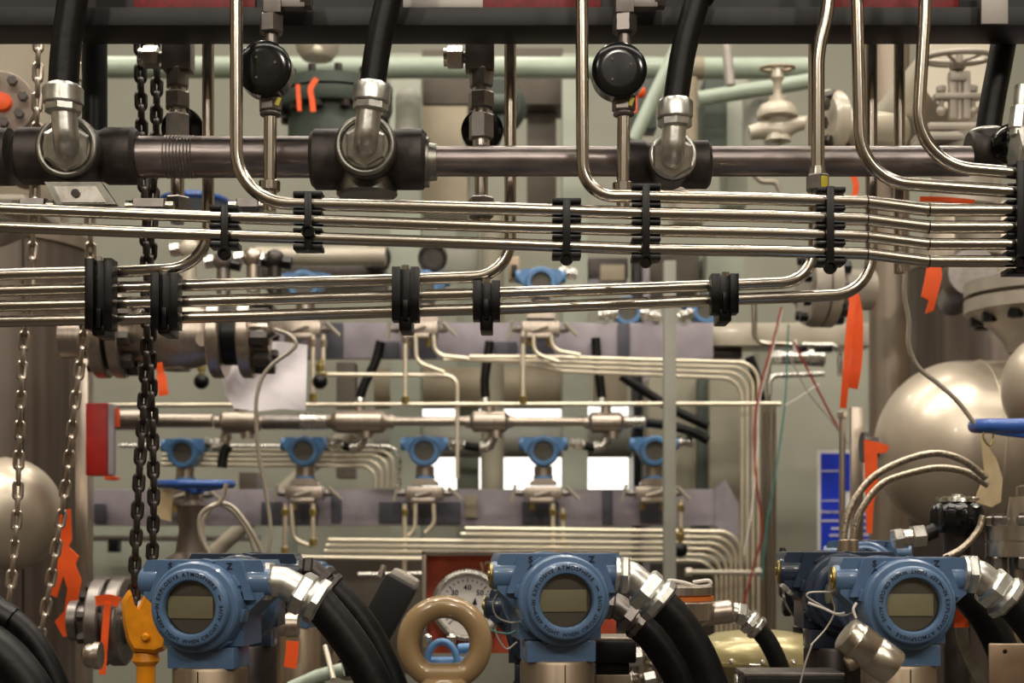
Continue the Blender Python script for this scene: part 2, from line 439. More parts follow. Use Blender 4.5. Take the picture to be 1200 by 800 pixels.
t = thing('cable_gland', 'big silver gland nut cut off by the right edge above the bundle', 'pipe fitting', P(1205, 190, 1.46))
b = MB(); b.hexn(P(1189, 178, 1.46), P(1212, 178, 1.46), L(30, 1.46)); part('hex_nut', b, 'zinc', t)
b = MB(); b.cyl(P(1192, 160, 1.46), P(1198, 100, 1.46), L(9, 1.46), seg=20, bev=.001); b.cyl(P(1193, 152, 1.46), P(1196, 125, 1.46), L(12, 1.46), seg=8, bev=.001); part('inlet', b, 'zinc', t)
b = MB(); b.tube(spline(PX([(1157, 160), (1163, 120), (1176, 50), (1188, -30), (1200, -300)], 1.55), 6), L(14.5, 1.55), 24)
solo('conduit_hose', b, 'rubber', 'black hose slanting up behind the beam at the right edge', 'hose', 'black hoses dropping to the conduit header')
b = MB(); b.tube(PX([(111, 200), (111, 100), (110, -420)], 1.58), L(14.5, 1.58), 24)
solo('conduit_hose', b, 'rubber', 'straight upright black hose behind the leftmost silver elbow', 'hose', 'black hoses dropping to the conduit header')

# ================================================================ bent process tubes
def tube(pts, Y, r, fil, label, group, m='tube', joints=()):
    t = MB(); t.tube(fillet(PX(pts, Y), [L(f, Y) for f in fil] if isinstance(fil, (list, tuple)) else L(fil, Y), 12), L(r, Y), 20)
    o = solo('process_tube', t, m, label, 'tube', group)
    for x, y in joints:
        j = MB(); j.ring(P(x, y, Y), X, L(r, Y), L(.7, Y), 24, 6); part('weld_ring', j, 'plastic', o, 'thin black weld line')
    return o
GU, GL = 'tubes of the upper bundle', 'tubes of the lower bundle'
YU, YL, r1 = 1.40, 1.58, 7.0
tube([(277, -450), (277, 237), (600, 245), (757, 250), (900, 253), (1016, 257), (1088, 266), (1500, 266)], YU, 7.6, [62, 400, 400, 400, 150, 150], 'stainless tube dropping past the left gauge and bending right into the upper bundle', GU, joints=[(1016, 257), (1088, 266)])
tube([(679, -450), (683, 229), (757, 230), (900, 233), (1016, 237), (1088, 246), (1500, 247)], YU, 7.6, [58, 400, 400, 150, 150], 'stainless tube dropping left of the right gauge, topmost of the bundle there', GU, joints=[(1016, 237), (1088, 246)])
tube([(-400, 229), (300, 256), (600, 266), (757, 270), (900, 273), (1016, 277), (1088, 286), (1500, 286)], YU, r1, [900, 900, 900, 900, 150, 150], 'straight stainless tube second from the bottom of the upper bundle, full width', GU, joints=[(1016, 277), (1088, 286)])
tube([(-400, 250), (300, 277), (600, 286), (757, 292), (900, 294), (1016, 297), (1088, 306), (1500, 306)], YU, r1, [900, 900, 900, 900, 150, 150], 'straight stainless tube at the bottom of the upper bundle, full width', GU, joints=[(1016, 297), (1088, 306)])
tube([(994, -450), (1009, 212), (1500, 246)], YU, 7.6, 62, 'stainless bent tube, left one of the two curving off right over the bundle', GU)
tube([(1100, -450), (1083, 30), (1073, 192), (1500, 230)], YU, 7.6, [300, 66], 'stainless bent tube, right one of the two curving off right over the bundle', GU)
tube([(990, -300), (969, 20), (958, 60), (958, 232)], YU + .03, 8.2, [200, 200], 'slightly kinked upright stainless tube ending in a hex fitting on the bundle', GU)
tube([(-400, 333), (60, 320), (150, 318), (244, 312), (244, -450)], YL, r1, [300, 300, 48], 'lower-bundle stainless tube that bends up soonest, at far left', GL)
tube([(-400, 352), (300, 332), (420, 329), (598, 323), (598, -450)], YL, r1, [300, 300, 44], 'lower-bundle stainless tube that bends up near mid picture', GL)
tube([(-400, 368), (300, 351), (600, 343), (850, 334), (954, 330), (954, -450)], YL, r1, [900, 900, 300, 40], 'lower-bundle stainless tube bending up behind the right hex clamp', GL)
tube([(-400, 385), (300, 370), (600, 361), (850, 351), (1021, 344), (1021, -450)], YL, r1, [900, 900, 300, 46], 'lowest stainless tube of the lower bundle, bending up furthest right', GL)
tube([(1054, -450), (1054, 320)], YL, 6.5, 10, 'plain upright stainless tube behind the two right bent tubes', GL)
t = thing('tube_fitting', 'yellow-marked hex fitting on the kinked upright tube above the right clamp', 'pipe fitting', P(958, 225, YU + .03))
b = MB(); b.hexn(P(958, 224, YU + .03), P(958, 205, YU + .03), L(14, YU)); part('hex_nut', b, 'steelgrey', t)
b = MB(); b.cyl(P(958, 206, YU + .03), P(958, 196, YU + .03), L(11, YU), L(9, YU)); part('ferrule', b, 'tube', t)
b = MB(); b.box(P(966, 214, YU + .02), (L(9, YU), .003, L(16, YU)), Matrix.Rotation(.5, 3, 'Z'), .0008); part('paint_mark', b, 'yellow', t)

# ================================================================ clamps
def clamp(x, y0, y1, bars, bolt, label, w=34):
    t = thing('tube_clamp', label, 'clamp', P(x, y1, YU), 'slim black clamps on the upper bundle')
    b = MB(); a, c = P(x - 4.5, y0, 1.389), P(x + 4.5, y1, 1.389)
    b.box(((a.x + c.x) / 2, 1.3895, (a.z + c.z) / 2), (c.x - a.x, .005, a.z - c.z), None, .001); part('strap', b, 'plastic', t)
    for k, q in enumerate(bars):
        b = MB(); p = P(x, q, YU); hh = 6.4 if k in (0, len(bars) - 1) else 4.4
        b.box(p + V((0, .006, 0)), (L(w, YU), .022, L(hh, YU)), None, .0012); part('cross_bar', b, 'plastic', t)
    b = MB(); p = P(x, bolt, 1.3865)
    b.lathe([(0, L(4.5, YU)), (0, L(7, YU)), (.002, L(8, YU)), (.006, L(8, YU)), (.006, L(4, YU)), (.004, L(4, YU))], p - V((0, .004, 0)), YA, 20, cap0=False, cap1=False); b.lathe([(0, L(4.5, YU)), (.001, L(4.5, YU))], p + V((0, -.001, 0)), YA, 6)
    part('bolt', b, 'blackgloss', t)
clamp(263, 240, 301, [244, 265, 287], 297, 'slim black clamp farthest left on the upper bundle')
clamp(361, 224, 293, [228, 249, 270, 290], 271, 'slim black clamp by the left tube bend, its bolt at mid height')
clamp(664, 232, 303, [236, 258, 278, 299], 303, 'slim black clamp left of the right tube bend, bolt at the bottom')
clamp(757, 216, 304, [219, 241, 261, 281, 302], 306, 'slim black clamp where the right tube joins the bundle')
clamp(973, 218, 311, [223, 245, 266, 286, 307], 313, 'slim black clamp below the yellow-marked hex fitting')
clamp(1196, 188, 318, [195, 218, 237, 257, 276, 296, 318], 306, 'tallest slim black clamp, at the right edge')
def hclamp(x, y0, y1, yn, label):
    t = thing('block_clamp', label, 'clamp', P(x, yn, 1.56), 'chunky black block clamps on the lower bundle')
    for nm, Y0, Y1 in (('front_shell', 1.552, 1.5725), ('rear_shell', 1.5885, 1.61)):
        b = MB()
        b.pbox(x - 16, y0, x - 6, y1, Y0 - .003, Y1, .0006); b.pbox(x + 6, y0, x + 16, y1, Y0 - .003, Y1, .0006); b.pbox(x - 7, y0 + 3, x + 7, y1 - 2, Y0 + .006, Y1, .001)
        part(nm, b, 'plastic', t)
    b = MB(); b.pbox(x - 3, y1 - 24, x + 3, y1, 1.553, 1.56, .001); b.pbox(x - 7.5, y1 - 4, x + 7.5, yn, 1.556, 1.60, .002); part('foot', b, 'plastic', t)
    b = MB(); b.cyl(P(x, y0 + 4, 1.568), P(x, y0 - 1, 1.568), L(5, YL), seg=6); part('screw', b, 'bright', t, 'silver screw head')
hclamp(115, 302, 385, 393, 'chunky black block clamp farthest left on the lower bundle')
hclamp(192, 319, 384, 391, 'chunky black block clamp below the first upward tube bend')
hclamp(475, 312, 375, 387, 'chunky black block clamp left of the mid-picture tube bend')
hclamp(570, 328, 374, 387, 'chunky black block clamp under the mid-picture tube bend')
hclamp(850, 320, 366, 376, 'chunky black block clamp farthest right, on the last two tubes')

# ================================================================ gauges seen from behind
def gauge_front(x, gy, r, ytee, tubey, label, Y=1.445):
    t = thing('pressure_gauge', label, 'gauge', P(x, tubey, Y), 'black gauges in the fittings above the header')
    c = P(x - 4 if x < 500 else x - 1, gy, Y - .02); R = L(r, Y)
    b = MB(); b.lathe([(0, R * .6), (0, R * .93), (R * .05, R), (R * .75, R), (R * .8, R * .94)], c, YA, 48); part('case', b, 'blackgloss', t)
    b = MB()
    for a in (.4, 2.2, 4.1): b.cyl(c + V((R * .45 * math.cos(a), -.0012, R * .45 * math.sin(a))), c + V((R * .45 * math.cos(a), .002, R * .45 * math.sin(a))), R * .05, seg=10)
    part('case_screw', b, 'darkmetal', t)
    x = x + 4
    b = MB(); b.tube(PX([(x, 132), (x - 1, tubey + 26)], Y), L(7.8, Y), 20); part('inlet_tube', b, 'tube', t)
    b = MB(); b.cyl(P(x - 1, tubey + 2, Y), P(x - 1, tubey - 10, Y), L(12.5, Y), seg=24, bev=.001); part('foot_collar', b, 'tube', t)
    b = MB(); b.ring(P(x, 134, Y), Z, L(10, Y), L(2.6, Y), 24, 8); b.hexn(P(x, 131, Y), P(x, 112, Y), L(14, Y), rot=.3); part('lower_nut', b, 'steelgrey', t)
    b = MB(); b.box(P(x + 9, 119, Y - .0115), (L(5, Y), .002, L(10, Y)), Matrix.Rotation(.35, 3, 'Y'), .0006); part('paint_mark', b, 'yellow', t)
    b = MB(); b.hexn(P(x + 1, 40, Y), P(x + 1, 18, Y), L(14.5, Y), rot=.3); b.cyl(P(x + 1, 18, Y), P(x + 1, 13, Y), L(11, Y)); b.cyl(P(x + 1, 114, Y), P(x + 1, 36, Y), L(8, Y)); part('upper_nut', b, 'steelgrey', t)
    b = MB(); b.pbox(x - 9, -60, x + 12, 14, Y - .01, Y + .01, .001); b.pbox(x + 10, -20, x + 40, 8, Y - .008, Y + .008, .001); b.cyl(P(x + 36, -4, Y), P(x + 48, -4, Y), L(15, Y), seg=6); part('valve_block', b, 'steelgrey', t)
gauge_front(313, 79, 32, 10, 222, 'round black gauge back on the left fitting, beside the tube drop')
gauge_front(727, 81, 32, 10, 224, 'round black gauge back on the right fitting, beside the third hose')
def fitcol(x, label, gx, gy):
    Y = 1.60
    t = thing('fitting_column', label, 'pipe fitting', P(x, 250, Y), 'columns of hex fittings behind the header')
    b = MB(); b.pbox(x - 19, 40, x + 15, 80, Y - .012, Y + .012, .001); b.cyl(P(x - 16, 67, Y), P(x - 24, 67, Y), L(7, Y)); part('tee_block', b, 'steelgrey', t)
    b = MB(); b.hexn(P(x - 21, 67, Y), P(x - 40, 67, Y), L(13, Y), rot=.2); b.cyl(P(x - 39, 67, Y), P(x - 44, 67, Y), L(10.5, Y)); part('side_cap', b, 'bright', t, 'bright side cap')
    for y0, y1, r in ((103, 81, 14.5), (128, 108, 15.5), (164, 134, 15)):
        b = MB(); b.hexn(P(x, y0, Y), P(x, y1, Y), L(r, Y), rot=.25); part('hex_nut', b, 'steelgrey', t)
    b = MB(); b.cyl(P(x, 172, Y), P(x, 78, Y), L(10, Y)); part('core', b, 'bright', t)
    b = MB(); b.tube(PX([(x, 170), (x, 262)], Y), L(8, Y), 18); part('tail_tube', b, 'tube', t)
    b = MB(); b.hexn(P(x, 256, Y), P(x, 231, Y), L(15, Y), rot=.3); part('tail_nut', b, 'steelgrey', t)
    g = MB(); R = L(25, Y); g.lathe([(0, R * .9), (R * .06, R), (R * .6, R), (R * .66, R * .92)], P(gx, gy, Y + .02), YA, 40); part('gauge_case', g, 'blackgloss', t, 'round black gauge behind the lowest nut')
fitcol(208, 'steel hex fitting column with side cap behind the left header pipe', 213, 150)
fitcol(564, 'steel hex fitting column with side cap right of the second hose', 565, 152)
for x, r, lb in ((40, 15, 'dark hex nut peeking over the upper bundle near the left edge'), (176, 19, 'wide dark hex nut peeking over the upper bundle below the threaded band'), (291, 13, 'dark hex nut peeking over the upper bundle left of the second slim clamp')):
    t = thing('tube_nut', lb, 'pipe fitting', P(x, 262, 1.5), 'nuts behind the upper bundle')
    b = MB(); b.hexn(P(x - r, 242, 1.5), P(x + r, 242, 1.5), L(11, 1.5), rot=.2); part('nut_body', b, 'steelgrey', t)
    b = MB(); b.cyl(P(x - r - 9, 242, 1.5), P(x + r + 9, 242, 1.5), L(7, 1.5)); part('stub_tube', b, 'tube', t)
# ================================================================ foreground transmitters
def transmitter(name, label, cx, cy, Y, rot, ink=True, dark=False, group='blue transmitters in the foreground', stem=150, u=1.25 / F, plug=True):
    o = P(cx, cy, Y); t = thing(name, label, 'transmitter', o, group)
    bl = 'blueshade' if dark else 'blue'
    w = lambda x, y, z: o + V((x, y, z)) * u          # x right, y into the scene, z up, in pixels at depth Y
    b = MB()
    b.lathe([(q[0] * u, q[1] * u) for q in [(7, 31), (1, 31.5), (-1, 33), (-1.5, 35), (-1.5, 43), (0, 45), (2, 46), (10, 46), (12, 45), (13, 51.5), (16, 54), (52, 54.5), (55, 52), (55, 30)]], o, YA, 64, cap0=False)
    for k in range(8):
        a = PI / 8 + k * PI / 4 + .2
        e = V((math.cos(a), 0, math.sin(a)))
        b.box(o + e * 54.2 * u + V((0, 37 * u, 0)), (15 * u, 20 * u, 5.4 * u), Matrix.Rotation(-a + PI / 2, 3, 'Y'), .8 * u)
    cov = part('cover', b, bl, t)
    if ink:
        b = MB(); oo = o + V((0, -1.6 * u, 0))
        arctext(b, 'IN EXPLOSIVE ATMOSPHERE', oo, 39.5 * u, math.radians(112 + rot), 6.6 * u, True, .17)
        arctext(b, 'KEEP TIGHT WHEN CIRCUIT ALIVE', oo, 39.5 * u, math.radians(284 + rot), 6.3 * u, False, .14)
        for a in (22, 194):
            a = math.radians(a + rot); e = X * math.cos(a) + Z * math.sin(a)
            b.box(oo + e * 39.5 * u, (1.5 * u, .8 * u, 7 * u), Matrix.Rotation(-a, 3, 'Y'))
        part('lettering', b, 'ink', cov, 'raised dark lettering around the rim')
        b = MB()
        for a in (.22, 2.3):
            e = V((math.cos(a), 0, math.sin(a))); n = V((-math.sin(a), 0, math.cos(a))); c = o + e * 54.3 * u
            b.prism([c + n * 6 * u + V((0, 30 * u, 0)), c + n * 6 * u + V((0, 40 * u, 0)), c - n * 6 * u + V((0, 35 * u, 0))], e * .8 * u)
        part('arrow_mark', b, 'ink', cov, 'dark arrow mark')
    b = MB(); b.lathe([(0, 31.4 * u), (1.2 * u, 31.4 * u)], w(0, 4, 0), YA, 48); part('glass', b, 'clear', cov, 'clear round window')
    b = MB(); b.lathe([(0, 31 * u), (2 * u, 31 * u)], w(0, 11, 0), YA, 48); part('display', b, 'face', t, 'dark display face')
    b = MB(); b.box(w(-2.5, 9.5, 0), (56 * u, 2 * u, 26 * u), None, .5 * u); part('lcd_screen', b, 'lcd', t, 'blank greenish liquid crystal strip')
    # housing
    b = MB()
    out = [(-72, 55), (72, 55), (76, 47), (76, 12), (50, -12), (50, -48), (-50, -48), (-50, -12), (-76, 12), (-76, 47)]
    b.prism([w(x, 44, z) for x, z in out], (0, 66 * u, 0))
    b.prism([w(x, 34, z) for x, z in [(-50, 54.5), (50, 54.5), (66, 8), (-66, 8)]], (0, 30 * u, 0))
    b.lathe([(0, 49 * u), (90 * u, 49 * u), (95 * u, 45 * u)], w(0, 40, 0), YA, 48)
    for s in (-1, 1):
        b.lathe([(0, 17 * u), (28 * u, 17 * u), (30 * u, 15.5 * u)], w(52 * s, 56, 29), X * s, 32)
    b.box(w(0, 62, -62), (84 * u, 56 * u, 26 * u), None, 2 * u)
    part('housing', b, bl, t)
    if ink:
        b = MB(); text(b, 'S', w(-37, 33.5, 44.5), X, Z, 11 * u); text(b, 'Z', w(37, 33.5, 44.5), X, Z, 11 * u); part('lettering', b, 'ink', t, 'dark letters S and Z')
    b = MB(); b.lathe([(0, 50 * u), (36 * u, 50 * u), (40 * u, 56 * u), (60 * u, 56 * u), (64 * u, 50 * u)], w(0, 108, 0), YA, 48); part('rear_cover', b, bl, t)
    for x in (-26, 20):
        b = MB(); b.lathe([(0, 4 * u), (2 * u, 4 * u), (3.2 * u, 2 * u)], w(x, 60, 52), Z, 16); part('cover_screw', b, 'bright', t)
    if plug:
        b = MB(); b.lathe([(0, 13.5 * u), (2.4 * u, 13.5 * u), (2.4 * u, 6 * u), (4 * u, 5 * u)], w(-82, 56, 29), -X, 24); b.ring(w(-82, 56, 29), X, 14.5 * u, 1.5 * u, 28, 6); part('port_plug', b, 'brass', t, 'brass plug in the left port')
    b = MB(); b.lathe([(0, 43 * u), (4 * u, 45 * u), (stem * u, 45 * u)], w(0, 66, -74), -Z, 48)
    sm = part('sensor_module', b, 'darkmetal' if dark else 'tanmetal', t, 'sensor body coloured dark for shade' if dark else 'tan metal sensor body')  # rear sensor bodies get a darker metal in place of shade
    b = MB(); b.box(w(2, 20.6, -74 - stem / 2), (1.1 * u, 1 * u, stem * .96 * u)); part('seam', b, 'darkmetal', sm, 'dark vertical seam')
    return t
T1 = transmitter('transmitter', 'blue transmitter at lower left, leftmost of the three lettered ones', 222, 712, 1.25, -4, plug=False)
T2 = transmitter('transmitter', 'blue transmitter in the middle, just right of the tan ring', 664, 704, 1.25, 0)
T3 = transmitter('transmitter', 'blue transmitter at lower right with its rim lettering upside down', 1071, 709, 1.25, -160)
R1 = transmitter('transmitter', 'blue transmitter coloured dark for shade, mostly hidden behind the leftmost lettered blue one', 277, 696, 1.47, 0, False, True, 'shaded transmitters behind the front ones')
R3 = transmitter('transmitter', 'blue transmitter coloured dark for shade, showing left of the lower right lettered one', 994, 696, 1.41, 0, False, True, 'shaded transmitters behind the front ones')
R2 = transmitter('transmitter', 'blue transmitter coloured dark for shade, mostly hidden behind the middle lettered blue one', 640, 738, 1.42, 0, False, True, 'shaded transmitters behind the front ones')
T1.rotation_euler[2] = math.radians(-9); T2.rotation_euler[2] = math.radians(8)
R3p = T1
dup(T1, P(388, 690, 2.1), 'blue transmitter turned sideways behind the left hoses', math.radians(78), 1.0, 'blue transmitters turned away')
dup(R3p, P(1013, 668, 1.9), 'blue transmitter peeking up under the braided hoses at right', math.radians(-20), .95, 'blue transmitters turned away')
# glands and hoses on the transmitters
def gland_hose(pts, label, Y, gx, hose, rh, sizes=(25, 26, 25), m='zinc', grp='black hoses on the front transmitters', hm='rubber'):
    """pts: first nut end, elbow corner, last nut end (pixels)"""
    t = thing('cable_hose', label, 'hose', P(pts[0][0], pts[0][1], Y), grp)
    p = PX(pts, Y); d0 = (p[1] - p[0]).normalized(); d1 = (p[2] - p[1]).normalized()
    l1 = (p[2] - p[1]).length; q = lambda n: L(n, Y)
    b = MB(); b.cyl(p[0], p[0] + d0 * q(4), q(sizes[0] * .86), seg=28); b.hexn(p[0] + d0 * q(5), p[0] + d0 * q(16), q(sizes[0])); b.cyl(p[0] + d0 * q(3), p[0] + d0 * q(6), q(sizes[0] * .7)); part('lock_nut', b, m, t)
    b = MB(); b.tube(fillet([p[0] + d0 * q(12), p[1], p[1] + d1 * l1 * .5], q(20), 8), q(sizes[0] * .74), 24); part('elbow', b, m, t)
    b = MB(); b.hexn(p[1] + d1 * l1 * .34, p[1] + d1 * l1 * .66, q(sizes[1]), rot=.2); part('body_nut', b, m, t)
    b = MB(); b.cyl(p[1] + d1 * l1 * .6, p[1] + d1 * l1 * .74, q(sizes[1] * .8), seg=24); b.hexn(p[1] + d1 * l1 * .72, p[2], q(sizes[2]), 8); part('compression_nut', b, m, t)
    b = MB(); hp = [p[2] - d1 * q(6)] + PX(hose, Y); b.tube(spline(hp, 8), q(rh), 28); part('hose', b, hm, t)
    return t
gland_hose([(304, 680), (332, 682), (378, 708)], 'black hose with silver gland on the leftmost lettered transmitter', 1.29, 0, [(400, 738), (425, 775), (444, 815), (455, 860)], 21, (25, 27, 28))
gland_hose([(352, 668), (366, 668), (392, 690)], 'black hose with dark gland behind the leftmost transmitter hose', 1.44, 0, [(416, 716), (440, 752), (462, 800), (476, 850)], 15, (17, 18, 18), 'darkmetal')
gland_hose([(721, 673), (738, 674), (777, 708)], 'thick black hose with silver gland on the middle lettered transmitter', 1.29, 0, [(797, 730), (820, 768), (836, 810), (846, 850)], 19.5, (24, 27, 28))
gland_hose([(704, 706), (722, 709), (753, 733)], 'black hose with dull gland below the middle transmitter gland', 1.38, 0, [(770, 752), (794, 790), (808, 830), (818, 860)], 19, (20, 22, 21), 'steelgrey')
gland_hose([(1127, 672), (1145, 673), (1184, 705)], 'black hose with silver gland on the lower right lettered transmitter', 1.29, 0, [(1198, 720), (1226, 760), (1246, 810)], 19.5, (25, 27, 28))
b = MB(); b.tube(spline(PX([(1098, 664), (1128, 690), (1156, 724), (1178, 772), (1190, 840)], 1.38), 8), L(19, 1.38), 24)
solo('cable_hose', b, 'rubber', 'black hose without visible gland behind the lower right gland', 'hose', 'black hoses on the front transmitters')
# hoses at bottom left
t = thing('cable_hose', 'thick black hose curving in from the left edge at the bottom', 'hose', P(20, 790, 1.2), 'black hoses at the bottom left corner')
b = MB(); b.tube(spline(PX([(-60, 738), (-18, 752), (14, 778), (40, 815), (56, 860)], 1.2), 8), L(25, 1.2), 28); part('hose', b, 'rubber', t)
t = thing('cable_hose', 'thinner black hose with a ribbed collar above the thick one at bottom left', 'hose', P(50, 790, 1.25), 'black hoses at the bottom left corner')
b = MB(); b.tube(spline(PX([(-30, 712), (8, 722), (40, 752), (64, 796), (82, 850)], 1.25), 8), L(14, 1.25), 24); part('hose', b, 'rubber', t)
b = MB(); b.cyl(P(-12, 712, 1.25), P(14, 728, 1.25), L(18, 1.25), seg=10, bev=.001); part('collar', b, 'plastic', t)

# nickel sensor cap in front of the right transmitter
t = thing('sensor_capsule', 'shiny nickel cap hanging tilted before the lower right transmitter', 'cap', P(1016, 790, 1.17))
a, c = P(990, 741, 1.17), P(1047, 783, 1.17); d = (c - a).normalized(); h = (c - a).length; R = L(22.5, 1.17)
b = MB(); b.lathe([(0, R * .8), (R * .08, R * .93), (h * .2, R * .95), (h * .22, R), (h * .5, R), (h * .52, R * .96), (h * .56, R * .96), (h * .58, R), (h * .97, R), (h, R * .95), (h, R * .8)], a, d, 40); part('cap_body', b, 'nickel', t)
b = MB(); b.lathe([(0, R * .42), (R * .9, R * .42), (R, R * .36)], P(1012, 768, 1.17), V((-.8, 0, -.45)), 24); part('side_stub', b, 'tanmetal', t, 'short tan side stub')
b = MB(); b.tube(spline(PX([(1003, 724), (1000, 714), (1004, 706)], 1.2), 5), .0012, 8); part('lanyard', b, 'wirewhite', t)

# tan lifting ring
t = thing('lifting_ring', 'glossy tan eye ring standing in front of the red gauge plate', 'ring', P(520, 800, 1.14))
b = MB(); Y = 1.14; rings = []; c = P(521, 753, Y)
seg = 48
for k in range(seg):
    a = 2 * PI * k / seg; R = L(42.5, Y); r = L(13.6, Y)
    e = V((math.cos(a), 0, math.sin(a)))
    fl = max(0, -math.sin(a) - .55) * L(22, Y)
    cc = c + e * R
    rr = []
    for q in range(16):
        th = 2 * PI * q / 16; off = r * math.cos(th)
        pnt = cc + e * off + V((0, r * 1.1 * math.sin(th), 0))
        if off < 0: pnt.z = max(pnt.z, c.z - L(23.5, Y) - (r + off) * .8)
        rr.append(pnt)
    rings.append(rr)
b.loft(rings, True); part('eye', b, 'tan', t)
b = MB(); b.lathe([(0, L(36, Y)), (L(30, Y), L(34, Y)), (L(44, Y), L(26, Y))], P(521, 838, Y), Z, 32); part('collar', b, 'tan', t)

# red gauge plate and gauge
Y = 2.1
t = thing('gauge_board', 'red painted board with grey frame behind the tan ring', 'panel', P(590, 770, Y))
b = MB(); b.pbox(500, 651, 722, 765, Y, Y + .012); part('board', b, 'redplate', t)
b = MB(); b.pbox(494, 645, 726, 650.5, Y - .018, Y + .02, .002); b.pbox(494, 645, 500, 772, Y - .018, Y + .02, .002); part('frame', b, 'stain', t)
b = MB(); text(b, '12', P(573, 671, Y - .0008), V((.97, 0, .2)), V((-.2, 0, .97)), L(20, Y), True); part('number', b, 'kraft', t, 'pale hand-painted number 12')
t = thing('pressure_gauge', 'white-dialled round gauge on the red board', 'gauge', P(545, 750, Y - .02))
c = P(548, 709, Y - .03); q = lambda n: L(n, Y - .03)
b = MB(); b.lathe([(.006, q(35)), (.0, q(35.5)), (-.004, q(38)), (-.002, q(42)), (.004, q(43)), (.028, q(43))], c, YA, 56, cap0=False); part('case', b, 'bright', t)
b = MB(); b.lathe([(0, q(35.5)), (.002, q(35.5))], c + V((0, .005, 0)), YA, 48); dl = part('dial', b, 'dial', t)
b = MB(); cc = c + V((0, .0045, 0))
for k in range(25):
    a = math.radians(225 - k * 270 / 24); e = V((math.cos(a), 0, math.sin(a))); ln = 5 if k % 4 == 0 else 3
    b.box(cc + e * q(29), (q(1.1), .0006, q(ln)), Matrix.Rotation(-a + PI / 2, 3, 'Y'))
for k, s in enumerate(['10', '20', '30', '40', '50', '60', '70']):
    a = math.radians(225 - k * 45); text(b, s, cc + V((math.cos(a), 0, math.sin(a))) * q(21) - Z * q(3), X, Z, q(8.5))
part('markings', b, 'ink', dl, 'dark scale marks and numbers')
b = MB(); b.prism([cc + V((x, -.001, z)) * 1 for x, z in [(q(4), q(-1)), (q(11), q(1)), (q(9), q(9))]], (0, -.001, 0)); b.box(cc + V((q(3), -.0012, q(-2))), (q(1.6), .0006, q(18)), Matrix.Rotation(.9, 3, 'Y')); part('pointer', b, 'plastic', t, 'black pointer')

# blue yoke seen through the ring
Y = 1.9
t = thing('valve_yoke', 'blue valve yoke with silver bolts seen through the tan ring', 'valve', P(520, 790, Y))
b = MB(); b.tube(spline(PX([(500, 790), (502, 766), (512, 753), (524, 753), (534, 766), (536, 790)], Y), 6), L(4, Y), 12); part('yoke_arch', b, 'bluebg', t)
b = MB(); b.pbox(488, 772, 560, 786, Y + .02, Y + .06, .004); b.cyl(P(536, 760, Y + .03), P(566, 758, Y + .03), L(6, Y), bev=.002); b.pbox(494, 784, 545, 812, Y + .0, Y + .06, .004); part('bonnet', b, 'bluebg', t)
for x in (501, 529):
    b = MB(); b.hexn(P(x, 758, Y + .02), P(x, 745, Y + .02), L(6, Y)); b.ball(P(x, 746.5, Y + .02), L(4.5, Y)); part('bolt', b, 'bright', t, 'silver cap bolt')

# black lamp-like box on the left of the ring
Y = 1.85
t = thing('black_hood', 'tilted black box with pale rim between the left hoses and the red board', 'device', P(455, 750, Y))
rot = Matrix.Rotation(.5, 3, 'Y')
b = MB(); b.box(P(453, 714, Y), (L(40, Y), .05, L(78, Y)), rot, .006); part('hood', b, 'blackcloth', t)
b = MB(); b.box(P(459, 706, Y + .05), (L(36, Y), .04, L(80, Y)), rot, .008); part('rear_shell', b, 'creamdull', t, 'pale rear shell')
b = MB(); b.cyl(P(446, 676, Y), P(450, 662, Y), L(4.5, Y), L(3.5, Y), 14); part('knob', b, 'bright', t, 'small silver knob')
# loose wires by the right transmitter
for k, pts in enumerate([[(990, 718), (980, 719), (966, 713), (947, 706)], [(1004, 716), (984, 721), (960, 708), (946, 699), (950, 694), (975, 694), (1000, 700)], [(950, 756), (968, 736), (978, 716), (975, 700)], [(952, 754), (944, 776), (938, 800)]]):
    b = MB(); b.tube(spline(PX(pts, 1.3), 8), .0009 if k else .0013, 8)
    solo('loose_wire', b, ('wirewhite', 'greytag', 'vinyl', 'greytag')[k], ('thick white loose wire end left of the right transmitter', 'thin grey wire loop left of the right transmitter', 'beige wire crossing below the white wire ends', 'short grey wire hanging below the crossing wires')[k], 'wire')
for k, pts in enumerate([[(606, 690), (588, 692), (578, 706), (582, 722), (598, 729), (610, 727)], [(606, 752), (594, 760), (584, 748), (580, 736)], [(612, 734), (596, 742), (576, 738), (570, 728)]]):
    b = MB(); b.tube(spline(PX(pts, 1.3), 8), .0009, 8)
    solo('loose_wire', b, ('vinyl', 'greytag', 'wireteal')[k], ('pale wire loop at the left of the middle transmitter', 'grey wire bend low at the left of the middle transmitter', 'green wire at the left of the middle transmitter')[k], 'wire')

# right edge: big silver flange pair, black motor, glands
Y = 1.9
t = thing('flange_pair', 'bright bolted steel flange pair at the right edge', 'flange', P(1205, 690, Y))
c = P(1204, 652, Y); q = lambda n: L(n, Y)
b = MB(); b.lathe([(0, q(47)), (q(16), q(47)), (q(16), q(44)), (q(19), q(44)), (q(19), q(47)), (q(36), q(47)), (q(36), q(24)), (q(70), q(20))], c, Z, 48); b.cyl(c - Z * q(200), c, q(22)); part('flange_discs', b, 'nickel', t)
for k in range(8):
    a = k * PI / 4 + .35; e = V((math.cos(a), math.sin(a), 0)) * q(40)
    b = MB(); b.hexn(c + e + Z * q(36), c + e + Z * q(47), q(9)); b.cyl(c + e + Z * q(46), c + e + Z * q(51), q(5.5)); part('bolt', b, 'steelgrey', t)
    b = MB(); b.hexn(c + e - Z * q(14), c + e, q(9)); part('nut', b, 'steelgrey', t)
Y = 1.95
t = thing('junction_knob', 'black lobed knob with a silver top beside the braided hoses', 'knob', P(1122, 626, Y))
b = MB(); rings = []
